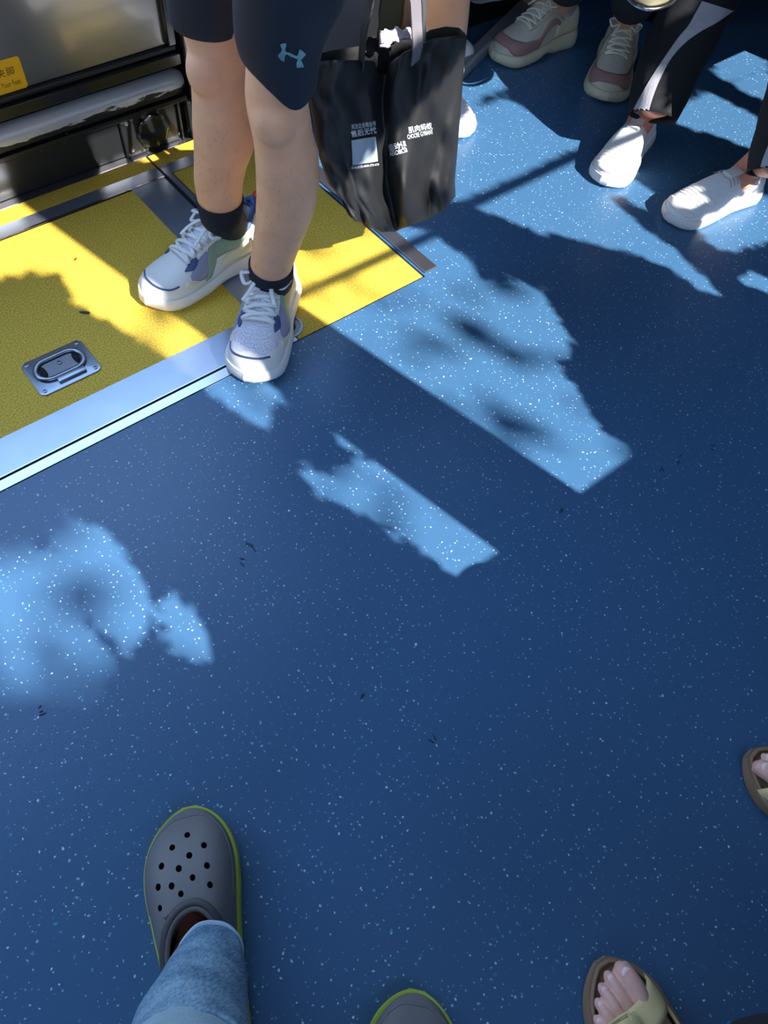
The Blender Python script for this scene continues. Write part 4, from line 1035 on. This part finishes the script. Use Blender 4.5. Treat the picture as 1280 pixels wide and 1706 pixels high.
# ------------------------------------------------------------------ seats at the upper right
def seat(name, label, x, y, w, d, px_leg=None):
    e = empty(name, (x, y, 0)); tag(e, label, 'seat')
    MB().add(*bbox_bevel((x-d/2, y-w/2, .455), (x+d/2, y+w/2, .50), .02, 3)).build('seat_cushion', M_SEATB, e)
    MB().add(*bbox_bevel((x-d/2+.03, y-w/2+.03, .43), (x+d/2-.03, y+w/2-.03, .455), .008, 2)).build('seat_pan', M_GREY, e)
    MB().add(*bbox_bevel((x+d/2-.05, y-w/2, .50), (x+d/2+.02, y+w/2, .98), .02, 3)).build('backrest', M_SEATB, e)
    return e
s1 = seat('bus_seat', 'dark blue bus seat with slanting grey leg above the beige trainers', 2.22, 1.37, .46, .42)
b0 = P3(752, 128, .02); b1 = P3(890, -8, .02); 
mb = MB(); up_ = V(0, 0, 1); a0 = b0; a1 = b1
dirb = nrm(a1-a0); nb = np.cross(dirb, up_)
prof = [(-.018, 0), (.018, 0), (.018, .022), (.012, .030), (-.012, .030), (-.018, .022)]
mb.add(*loft([[a+nb*q+up_*(zz-.018) for q, zz in prof] for a in (a0, a0*.66+a1*.34, a0*.33+a1*.67, a1, a1+dirb*.10)]))
tag(mb.build('seat_rail', mat('rail_metal', (.36, .39, .44), .38, .5), sharp=30), 'grey metal seat rail bar running diagonally behind the black tote bag', 'rail')
mb = MB(); c0 = P3(893, 2, .03); mb.add(*bbox_bevel((c0[0]-.035, c0[1]-.03, .012), (c0[0]+.02, c0[1]+.02, .05), .004)); mb.build('foot_bracket', M_TAG, s1)
mb = MB(); mb.add(*bbox_bevel((2.2, 1.3, .001), (2.3, 1.45, .43), .01)); mb.build('seat_pedestal', M_BLKM, s1)
s2 = seat('bus_seat', 'dark blue bus seat at the right holding the passenger in striped trousers', 2.42, .78, .46, .42)
mb = MB(); mb.add(*bbox_bevel((2.4, .7, .001), (2.5, .86, .43), .01)); mb.build('seat_pedestal', M_BLKM, s2)
# chrome curved bar between the seats
mb = MB(); cb = [P3(1030, -22, .34), P3(1050, 0, .33), P3(1066, 11, .33), P3(1084, 15, .33), P3(1104, 12, .33), P3(1122, 2, .33), P3(1135, -18, .34)]
mb.add(*tube(spline(cb, 30), .0045, 10)); tag(mb.build('chrome_loop', M_ALUB), 'curved chrome loop under the seat at the top edge', 'seat frame')
mb = MB(); pts = spline([P3(1036, -22, .335), P3(1054, -2, .33), P3(1070, 8, .33), P3(1084, 11, .33), P3(1102, 8, .33), P3(1117, 0, .33), P3(1128, -18, .335)], 30)
n_ = len(pts); mb.add(list(pts)+[p+V(0, 0, .004) for p in pts], [tuple(range(n_)), tuple(range(2*n_-1, n_-1, -1))]+[(i, i+1, i+1+n_, i+n_) for i in range(n_-1)]); mb.build('chrome_dish', M_OLIVE, [o for o in COL.objects if o.name.startswith('chrome_loop')][0])

# ------------------------------------------------------------------ passenger in beige trainers
pc = empty('person', (2.0, 1.36, 0)); tag(pc, 'seated person in black trousers and beige trainers with mauve toe guards', 'person')
def trainer(toe, heading, L, parent, seed, flip=1):
    wl = ([0, .12, .35, .6, .78, .92, 1], [.38, .42, .38, .47, .50, .42, .30]); wr = ([0, .12, .35, .6, .78, .92, 1], [.38, .42, .40, .49, .52, .46, .34])
    if flip < 0: wl, wr = wr, wl
    s = Shoe(toe, heading, L, .100, wl, wr, ([0, .06, .16, .28, .36, .46, .58, .70, .84, .94, 1], [.108, .112, .100, .098, .118, .112, .094, .080, .066, .054, .040]),
             ([0, .2, .5, .8, 1], [.042, .040, .030, .023, .027]), opening=(.20, .15, .64), q=.72, p=.9)
    up = s.upper('beige_trainer', M_BEIG2, parent)
    s.sole('chunky_sole', M_SOLEB, up, .006, lambda u: .008*max(0, (u-.85)/.15)**2+.010*math.exp(-((u-.48)/.09)**2), .006, over=.006)
    s.patch('heel_counter', [(.02, .02), (.10, .010), (.24, .02), (.34, .02)], [(.02, .34), (.10, .30), (.22, .24), (.34, .12)], M_SOLEB, up, .004, mirror=True)
    s.rim('collar', M_BEIGE, up, .006, .001, k=1.03)
    s.patch('mudguard', [(.60, .02), (.74, .03), (.90, .06), (.945, .3), (.955, .5), (.945, .7), (.90, .94), (.74, .97), (.60, .98)],
            [(.58, .13), (.72, .20), (.80, .26), (.86, .38), (.875, .5), (.86, .62), (.80, .74), (.72, .80), (.58, .87)], M_MAUVE, up, .003, 54)
    s.patch('side_swoosh', [(.30, .20), (.42, .22), (.52, .17), (.62, .14)], [(.30, .14), (.42, .15), (.52, .11), (.60, .03)], M_MAUVE, up, .0032, mirror=True)
    s.patch('side_panel', [(.26, .33), (.36, .31), (.48, .27), (.58, .19)], [(.26, .22), (.36, .24), (.48, .21), (.58, .16)], M_BEIGE, up, .003, mirror=True)
    s.patch('eyestay', [(.36, .36), (.45, .37), (.55, .375), (.68, .39)], [(.35, .29), (.45, .30), (.56, .31), (.70, .34)], M_BEIGE, up, .0038, mirror=True)
    c = [s.loc(.30, .5)+V(-.010, 0, .034), s.loc(.36, .5)+V(0, 0, .014), s.loc(.45, .5)+V(0, 0, .005), s.loc(.58, .5)+V(0, 0, .001)]
    MB().add(*tube([s.g(*q) for q in spline(c, 14)], .027, 14, False, .22, s.Z+.4*s.X)).build('tongue', M_BEIG2, up)
    MB().add(*tube([s.g(*(q+V(0, 0, .006))) for q in spline(c, 14)][:6], .010, 10, False, .3, s.Z+.4*s.X)).build('tongue_tag', M_MAUVE, up)
    hp = s.pt(.03, .5, 0); MB().add(*tube(spline([hp-V(0, 0, .02), hp+V(0, 0, .015)-s.X*.004, hp+V(0, 0, .036)-s.X*.012, hp+V(0, 0, .030)-s.X*.022], 16), [.017-.0007*i for i in range(16)]+[.006], 8, False, .35, s.X+.2*s.Z)).build('heel_pull', M_BEIGE, up)
    laces(s, up, M_LACEB, [.68, .62, .56, .50, .44, .40], .12, .0028, .8, True, seed, L=.9)
    return s
h1 = math.atan2(*(P3(832, 112)-P3(945, 72))[[1, 0]]); t1 = P3(824, 106)
sc1 = trainer((t1[0], t1[1]), h1, .275, pc, 11, 1)
h2 = math.atan2(*(P3(1003, 172)-P3(1034, 70))[[1, 0]]); t2 = P3(1003, 172)
sc2 = trainer((t2[0], t2[1]), h2, .27, pc, 12, -1)
cc = MB(); tr = MB()
for (ax_, s_c, up2) in ((922, sc1, (962, -120)), (1030, sc2, (1075, -100))):
    a = s_c.g(.19*s_c.L, 0, .115); k = P3(up2[0], up2[1], .45)
    R2 = [(a-V(0, 0, .02), .031), (a+(k-a)*.15, .034), (a+(k-a)*.6, .045), (k, .05), (V(2.25, 1.37 if ax_ < 1000 else 1.25, .56), .07)]
    cc.add(*loft([ring_on(p, R2[min(i+1, 4)][0]-R2[max(i-1, 0)][0], r, r, V(1, 0, 0), 20) for i, (p, r) in enumerate(R2)]))
    R3 = [(a+V(.010, .004, .045), .047), (a+(k-a)*.3+V(.01, 0, 0), .056), (a+(k-a)*.7, .062), (k+V(0, 0, .01), .068), (V(2.25, 1.37 if ax_ < 1000 else 1.25, .58), .09)]
    tr.add(*loft([ring_on(p, R3[min(i+1, 4)][0]-R3[max(i-1, 0)][0], r, r, V(1, 0, 0), 24) for i, (p, r) in enumerate(R3)]))
    MB().add(*loft([ring_on(a+V(0, 0, z), V(0, 0, 1), r, r, V(1, 0, 0), 20) for z, r in ((-.035, .036), (.03, .040), (.075, .041))])).build('sock', mat('white_sock', (.62, .64, .72), .9, 0, .4, 600), pc)
fused('body', cc, M_SKIN, pc, .007, 3); tr.build('trousers', M_BTRO, pc)

# ------------------------------------------------------------------ passenger in striped trousers
pd = empty('person', (1.75, .85, 0)); tag(pd, 'seated person in black grey-striped trousers and white knit slip-on shoes', 'person')
h3 = math.atan2(*(P3(998, 300)-P3(1068, 205))[[1, 0]]); t3 = P3(1004, 312); sd1, _ = slipon((t3[0], t3[1]), h3, .262, pd)
h4 = math.atan2(*(P3(1130, 385)-P3(1270, 335))[[1, 0]]); t4 = P3(1110, 372); sd2, _ = slipon((t4[0], t4[1]), h4, .27, pd, lace=True, logo=False)
db = MB()
def trouser(rows, stripe, name):
    rings = []; R_ = []
    for (xl, xr, y, z) in rows: c = P3((xl+xr)/2, y, z); R_.append((c, wid(xr-xl, c)/2))
    R_.append((R_[-1][0]+V(.06, 0, .06), R_[-1][1])); R_.append((V(2.25, R_[-1][0][1], .585), .085)); R_.append((V(2.45, R_[-1][0][1], .59), .09))
    n = 48; mm = []
    for i, (c, r) in enumerate(R_):
        a = R_[max(i-1, 0)][0]; b = R_[min(i+1, len(R_)-1)][0]; ax = nrm(b-a)
        side = nrm(RX-ax*np.dot(RX, ax)); fr = np.cross(ax, side)      # fr towards/away
        rg = [c+side*r*math.cos(t)*(1+.02*math.sin(6*t+i))+fr*r*.9*math.sin(t) for t in np.linspace(0, 2*math.pi, n, endpoint=False)]
        rings.append(rg)
    v, f = loft(rings, False)
    for i in range(len(rings)-1):
        for j in range(n):
            t = (j+.5)/n*360; lo, hi = stripe(i/(len(rings)-1)); mm.append(1 if lo <= t <= hi else 0)
    o = MB().add(v, f, mm).build(name, [M_BTRO, M_GSTR], pd); applied(o, [('SOLIDIFY', dict(thickness=.002, offset=-1))]); return o
def dense(rows, k=4):
    a = spline(rows, k*(len(rows)-1)); return [tuple(r) for r in a]
D1 = dense([(1047,1128,196,.115), (1052,1150,150,.16), (1068,1176,95,.215), (1090,1205,45,.265), (1112,1228,0,.31), (1130,1262,-60,.37), (1150,1310,-140,.45)])
D2 = dense([(1246,1345,288,.125), (1252,1352,255,.155), (1262,1368,215,.195), (1275,1390,170,.24), (1290,1420,110,.31), (1310,1470,20,.40)])
tD1 = trouser(D1, lambda a: (999, 1000), 'trouser_leg'); tD2 = trouser(D2, lambda a: (999, 1000), 'trouser_leg')
decal_strip('side_stripe', tD1, [(1054,186),(1068,160),(1085,130),(1108,95),(1131,62),(1147,43),(1160,20),(1170,2)], [(1079,200),(1085,172),(1098,137),(1117,100),(1139,74),(1165,54),(1195,37),(1222,18)], M_GSTR, tD1, 60, 18)
decal_strip('side_stripe', tD2, [(1264,296),(1270,270),(1280,243),(1296,205)], [(1290,301),(1304,272),(1322,237),(1344,200)], M_GSTR, tD2)
for rows, sd_ in ((D1, sd1), (D2, sd2)):
    R2 = [(sd_.g(.55*sd_.L, 0, .040), .026), (sd_.g(.38*sd_.L, 0, .050), .030), (sd_.g(.24*sd_.L, 0, .066), .033), (sd_.g(.17*sd_.L, 0, .095), .031)]+[(P3((r[0]+r[1])/2, r[2], r[3]), wid(r[1]-r[0], P3(r[0], r[2], r[3]))*.30) for r in rows[2::5]]
    R2.append((V(2.4, R2[-1][0][1], .56), .065))
    db.add(*loft([ring_on(p, R2[min(i+1, len(R2)-1)][0]-R2[max(i-1, 0)][0], r, r, V(1, 0, 0), 20) for i, (p, r) in enumerate(R2)]))
fused('body', db, M_SKINF, pd, .005, 5)

# ------------------------------------------------------------------ photographer's own left leg and both clogs
pf = empty('person', (0, .05, 0)); tag(pf, 'seated person in faded blue jeans wearing grey holed clogs, seen from above', 'person')
def clog(toe, heading, L, parent, flip=1, holes=True):
    wl = ([0, .12, .35, .55, .72, .86, 1], [.42, .45, .47, .56, .63, .62, .56]); wr = ([0, .12, .35, .55, .72, .86, 1], [.42, .44, .43, .47, .52, .53, .52])
    if flip < 0: wl, wr = wr, wl
    s = Shoe(toe, heading, L, .096, wl, wr, ([0, .08, .2, .34, .44, .54, .66, .78, .88, .95, 1], [.060, .062, .056, .056, .075, .082, .078, .069, .058, .046, .032]),
             ([0, .2, .5, .8, 1], [.026, .025, .022, .022, .026]), opening=(.31, .275, .84), q=.66, p=.80, toe_r=.26, heel_r=.16, sink=.05)
    up = s.upper('clog', [M_CLOG, M_HOLE], parent, nu=90, nt=48)
    s.sole('lime_sole', M_LIME, up, .0034, lambda u: .004*max(0, (u-.85)/.15)**2, .0015, over=.001)
    s.rim('opening_rim', M_CLOGR, up, .0050, .0015, k=1.04)
    s.rim('opening_lip', M_CLOG, up, .0040, .0, k=.97)
    s.line('toe_seam', [(.60, .10), (.76, .12), (.88, .17), (.945, .30), (.96, .5), (.945, .70), (.88, .83), (.76, .88), (.60, .90)], .0016, M_CLOG, up, .0002, 60)
    return s, up
hc1 = math.atan2(*(P3(318, 1365)-P3(342, 1640))[[1, 0]]); tc1 = P3(321, 1354)
HC = hc1
sc_, clg = clog((tc1[0], tc1[1]), hc1, .295, pf)
# ventilation holes cut through the shell, placed where they are seen
HP = [(312,1391,1),(287,1412,1),(340,1408,1),(315.5,1425,1),(269,1443,1),(298,1447,1),(345,1442,.95),(321,1462,.9),(263.5,1478,1),(286,1476,.95),(350,1474,.9),(301.5,1489,.85),(266.5,1513,.85)]
bpy.context.view_layer.update()
cut = MB(); okh = []
for (x, y, k) in HP:
    p = surf_hit(clg, x, y, 0)
    if p is None: continue
    q = surf_hit(clg, x+3, y, 0); q2_ = surf_hit(clg, x, y+3, 0); nn = nrm(np.cross(q-p, q2_-p)); nn = nn if nn[2] > 0 else -nn
    cut.add(*loft([ring_on(p+nn*d, nn, .0037*k, .0046*k, sc_.X*-.3+sc_.Y, 14) for d in (-.010, .006)]))
co = cut.build('cutter', M_HOLE, pf, smooth=False)
md = clg.modifiers.new('b', 'BOOLEAN'); md.operation = 'DIFFERENCE'; md.object = co; md.solver = 'EXACT'
try: md.material_mode = 'TRANSFER'
except Exception: pass
dg = bpy.context.evaluated_depsgraph_get(); dg.update(); me = bpy.data.meshes.new_from_object(clg.evaluated_get(dg)); clg.modifiers.clear()
if len(me.polygons) > 3000: clg.data = me
bpy.data.objects.remove(co)
for p in clg.data.polygons: p.use_smooth = True
angle_smooth(clg, 50)
# raised moulded letters behind the holes: left as small worn bumps
for k in range(5): 
    MB().add(*ico(sc_.pt(.585-.010*abs(k-2)*.6, .37+.05*k, .0), .0032, (1.4, .9, .5), 1)).build('moulded_mark', M_CLOG, clg)
t5 = P3(692, 1655); hc2 = math.atan2(*(P3(690, 1640)-P3(680, 1720))[[1, 0]]); clog((t5[0], t5[1]), hc2, .295, pf, -1)
# foot and jeans
jb = MB(); ank = P3(345, 1575, .08)
f0 = sc_.g(.30*sc_.L, 0, .045); f1 = sc_.g(.50*sc_.L, 0, .040); f2 = sc_.g(.75*sc_.L, 0, .032)
kneeP = P3(290, 1835, .45)
R2 = [(f2, .018), (f1, .026), (sc_.g(.40*sc_.L, 0, .052), .034), (sc_.g(.27*sc_.L, 0, .085), .038), (sc_.g(.25*sc_.L, 0, .13), .036)]
R2 += [(R2[-1][0]+(kneeP-R2[-1][0])*a, r) for a, r in ((.35, .040), (.7, .044), (1, .046))]+[(kneeP+V(-.02, -.42, .06), .08)]
jb.add(*loft([ring_on(p, R2[min(i+1, len(R2)-1)][0]-R2[max(i-1, 0)][0], r, r, V(1, 0, 0), 20) for i, (p, r) in enumerate(R2)]))
clog2toe = V(t5[0], t5[1], 0); d2 = V(math.cos(hc2), math.sin(hc2), 0)
R2 = [(clog2toe-d2*.07+V(0, 0, .034), .028), (clog2toe-d2*.14+V(0, 0, .05), .036), (clog2toe-d2*.21+V(0, 0, .08), .038), (clog2toe-d2*.23+V(0, 0, .2), .042), (clog2toe-d2*.22+V(0.03, 0, .48), .056), (clog2toe-d2*.6+V(.0, 0, .55), .08)]
jb.add(*loft([ring_on(p, R2[min(i+1, len(R2)-1)][0]-R2[max(i-1, 0)][0], r, r, V(1, 0, 0), 20) for i, (p, r) in enumerate(R2)]))
fused('body', jb, mat('tanned_skin', srgb(158, 100, 78), .55, 0, .1, 260, .08, 30, sss=.1), pf, .005, 4)
rows = dense([(298,402,1590,.125), (288,408,1608,.14), (264,411,1642,.18), (242,413,1680,.24), (222,414,1715,.30), (205,420,1760,.37), (195,430,1810,.45)], 5)
n = 56; rings = []
for i, (xl, xr, y, z) in enumerate(rows):
    c = P3((xl+xr)/2, y, z); r = wid(xr-xl, c)/2; rg = []
    for j in range(n):
        a = 2*math.pi*j/n; k = 1+.010*math.sin(7*a+i*.35)+.012*math.sin(4*a-i*.5)+(.03*math.exp(-((i-6)/3)**2)*math.sin(9*a+2) if math.cos(a) > .2 else 0)
        rg.append(c+RX*math.cos(a)*r*k+FX*math.sin(a)*r*.92*k)
    rings.append(rg)
rings[0] = [p+FX*.0+V(0, 0, -.030*max(0, math.sin(2*math.pi*j/n))*0) for j, p in enumerate(rings[0])]
jl = MB().add(*loft(rings, False)).build('jeans_leg', M_DENIM, pf); applied(jl, [('SOLIDIFY', dict(thickness=.0028, offset=-1))])
MB().add(*tube([p*1.0 for p in rings[0]], .0022, 8, True)).build('hem_edge', M_THREAD, jl)
MB().add(*tube(rings[2], .0010, 6, True)).build('hem_stitching', M_THREAD, jl)
# knee cloth nearer the lens
kn = MB(); kc_ = P3(278, 1740, .40)
kr = [(P3(304, 1790, .37), .040), (P3(303, 1806, .40), .050), (P3(300, 1834, .43), .056), (P3(290, 1870, .46), .062), (P3(280, 2010, .49), .085)]
kn.add(*loft([ring_on(p, kr[min(i+1, 4)][0]-kr[max(i-1, 0)][0], r, r, V(1, 0, 0), 32) for i, (p, r) in enumerate(kr)])); kn.build('jeans_knee', mat('faded_denim_knee', srgb(140, 172, 186), .9, 0, .4, 500, .08, 60), pf)

# ------------------------------------------------------------------ passenger in khaki sandals
pe = empty('person', (.5, -.35, 0)); tag(pe, 'seated person in khaki two-strap sandals and black trousers at the lower right', 'person')
def sandal(toe, heading, L, flip=1):
    """flip=1: big toe on the right side of the foot (left foot)"""
    big = ([0, .12, .35, .6, .78, .90, 1], [.34, .37, .38, .43, .43, .38, .30]); out_ = ([0, .12, .35, .6, .78, .90, 1], [.34, .38, .42, .51, .52, .46, .36])
    wl, wr = (out_, big) if flip > 0 else (big, out_)
    s = Shoe(toe, heading, L, .098, wl, wr, ([0, .1, .3, .6, 1], [.030, .030, .030, .028, .028]), ([0, 1], [.022, .022]), q=.6, p=.6, toe_r=.20, heel_r=.14)
    base = s.sole('khaki_sandal', M_SANDS, pe, .004, lambda u: .004*max(0, (u-.85)/.15)**2, .001, over=0)
    # footbed rim
    P = []
    for i in range(80):
        a = 2*math.pi*i/80; u = .5+.492*math.cos(a); sg = 1 if math.sin(a) > 0 else -1; w = s.w(u, sg > 0)
        P.append(s.g(u*L, sg*max(w-.003, .0), .0245))
    MB().add(*tube(P, .0026, 8, True)).build('footbed_rim', M_SANDS, base)
    # foot
    F = Shoe(toe, heading, L, .078, wl, wr, ([0, .08, .2, .3, .42, .58, .70, .80, 1], [.070, .088, .105, .100, .080, .058, .046, .040, .030]), ([0, 1], [.022, .022]), q=.8, p=.85, toe_r=.16, heel_r=.12)
    mb = MB(); nu, nt = 34, 24; rings = []
    for i in range(nu):
        u = .05+.69*i/(nu-1); ring = [F.g(*F.loc(u, j/nt)) for j in range(nt+1)]+[F.g(u*L, y_, .022) for y_ in np.linspace(-F.w(u, False)*.9, F.w(u, True)*.9, 8)]
        rings.append(ring)
    mb.add(*loft(rings))
    y0 = -1 if flip > 0 else 1          # side of the big toe
    toes = [(.0130, .70, .968, .0118), (-.0055, .72, .966, .0072), (-.0195, .71, .940, .0066), (-.0325, .69, .900, .0063), (-.0440, .65, .850, .0058)]
    nails = []
    for k, (yy, u0, u1, r) in enumerate(toes):
        yb = yy*y0; ys = yb*(1.0)
        p = [s.g(u0*L, yb*.92, .036), s.g((u0*.45+u1*.55)*L, ys, .036+.003), s.g((u1-.03)*L, ys, .031), s.g(u1*L-r*.6, ys, .030)]
        pp = spline(p, 12); rr = [r*(.95+.12*math.sin(math.pi*min(1, i/12*1.2))) for i in range(len(pp))]; rr[-1] = r*.72; rr[-2] = r*.93
        mb.add(*tube(pp, rr, 14)); mb.add(*ico(pp[-1], r*.74, (1, 1, .9), 2)); 
        nails.append((s.g((u1)*L-r*1.15, ys, .0305+r*(1.08 if k == 0 else .97)), r))
    kn_ = P3(1338, 1800, .45) if flip > 0 else s.g(.10*L, 0, .46); a_ = s.g(.17*L, 0, .08)
    leg = [(a_, .034), (a_+(kn_-a_)*.2, .034), (a_+(kn_-a_)*.6, .046), (kn_, .050), (kn_+V(0, -.30, .02), .065)]
    mb.add(*loft([ring_on(p, leg[min(i+1, 4)][0]-leg[max(i-1, 0)][0], r, r, s.Y, 20) for i, (p, r) in enumerate(leg)]))
    nb_ = MB()
    for c, r in nails: nb_.add(*ico(c, r*.66, (1.0, 1.0, .34), 2))
    # straps
    def band(nm, u0, u1, ta=.0, tb=1.0, off=.003): 
        S2 = Shoe(toe, heading, L, .090, wl, wr, ([0, .08, .2, .3, .42, .58, .70, .80, 1], [.072, .090, .108, .103, .084, .063, .053, .048, .040]), ([0, 1], [.016, .016]), q=.72, p=.8, toe_r=.14, heel_r=.12)
        S2.patch(nm, [(u0(t), t) for t in np.linspace(ta, tb, 9)], [(u1(t), t) for t in np.linspace(ta, tb, 9)], M_SAND, base, off, 32, 5); return S2
    f_ = (lambda t: 1-t) if flip > 0 else (lambda t: t)       # f=0 on the big-toe side
    S2 = band('front_strap', lambda t: .875-.13*f_(t), lambda t: .745-.12*f_(t))
    band('back_strap', lambda t: .59-.05*f_(t), lambda t: .44-.05*f_(t))
    side_t = (.86, 1.0) if flip > 0 else (0.0, .14)
    band('side_bridge', lambda t: .74, lambda t: .57, side_t[0], side_t[1])
    # buckle on the outer side
    tb_ = .36 if flip > 0 else .64
    bc = S2.pt(.745, tb_, .006); bx = nrm(S2.pt(.745, tb_+.06, .006)-bc)
    rr = [bc+bx*a+s.X*b for a, b in ((-.012, -.015), (.012, -.015), (.012, .015), (-.012, .015))]
    MB().add(*tube(rr, .0026, 8, True)).build('buckle', M_SAND, base); MB().add(*tube([bc-bx*.012, bc+bx*.012], .0016, 8)).build('buckle_pin', M_ALUB, base)
    MB().add(*tube([bc-bx*.02, bc+bx*.02], .0125, 8, False, .22, nrm(np.cross(bx, s.X))*-1)).build('strap_keeper', M_SAND, base)
    return mb, nb_, s
h6 = math.atan2(*(P3(1004, 1602)-P3(1085, 1742))[[1, 0]]); t6 = P3(1004, 1602, .02)
m1_, n1_, s6 = sandal((t6[0], t6[1]), h6, .262)
h7 = math.atan2(*(P3(1260, 1262)-P3(1345, 1340))[[1, 0]]); t7 = P3(1252, 1256, .02)
m2_, n2_, s7 = sandal((t7[0], t7[1]), h7, .262, -1)
hipA = P3(1338, 1800, .45)+V(0, -.30, .02); hipB = s7.g(.10*.262, 0, .46)+V(0, -.30, .02); hipM = (hipA+hipB)/2+V(0, -.03, .02)
m1_.add(*tube(spline([hipA, hipM, hipB], 12), .075, 18))
m1_.add(m2_.v, m2_.f); fused('body', m1_, M_SKINP, pe, .0015, 2)
n1_.add(n2_.v, n2_.f); n1_.build('toenails', M_NAIL, pe)
tq = MB()
for s_ in (s6, s7):
    L = .262; kn_ = P3(1338, 1800, .45) if s_ is s6 else s_.g(.10*L, 0, .48); a_ = s_.g(.14*L, 0, .12)
    R3 = [(a_, .052), (a_+(kn_-a_)*.35, .060), (a_+(kn_-a_)*.75, .070), (kn_, .076), (kn_+V(0, -.30, .03), .09)]
    tq.add(*loft([ring_on(p, R3[min(i+1, 4)][0]-R3[max(i-1, 0)][0], r, r, s_.Y, 28) for i, (p, r) in enumerate(R3)]))
tq.add(*tube(spline([hipA+V(0, -.01, 0), hipM, hipB+V(0, -.01, 0)], 12), .10, 24)); fused('trousers', tq, M_BTRO, pe, .008, 3)

# bench seat on the window side carrying the photographer and the neighbour
bn = empty('bench_seat', (.3, -.66, 0)); tag(bn, 'long dark blue bench seat along the window side behind the photographer', 'seat')
MB().add(*bbox_bevel((-.8, Y_NEAR+.02, .40), (1.4, -.50, .46), .015, 3)).build('seat_cushion', M_SEATB, bn)
MB().add(*bbox_bevel((-.8, Y_NEAR+.03, .001), (1.4, -.56, .40), .01, 2)).build('seat_base', M_BLKM, bn)

for o in COL.objects:
    if '_w' in o: del o['_w']
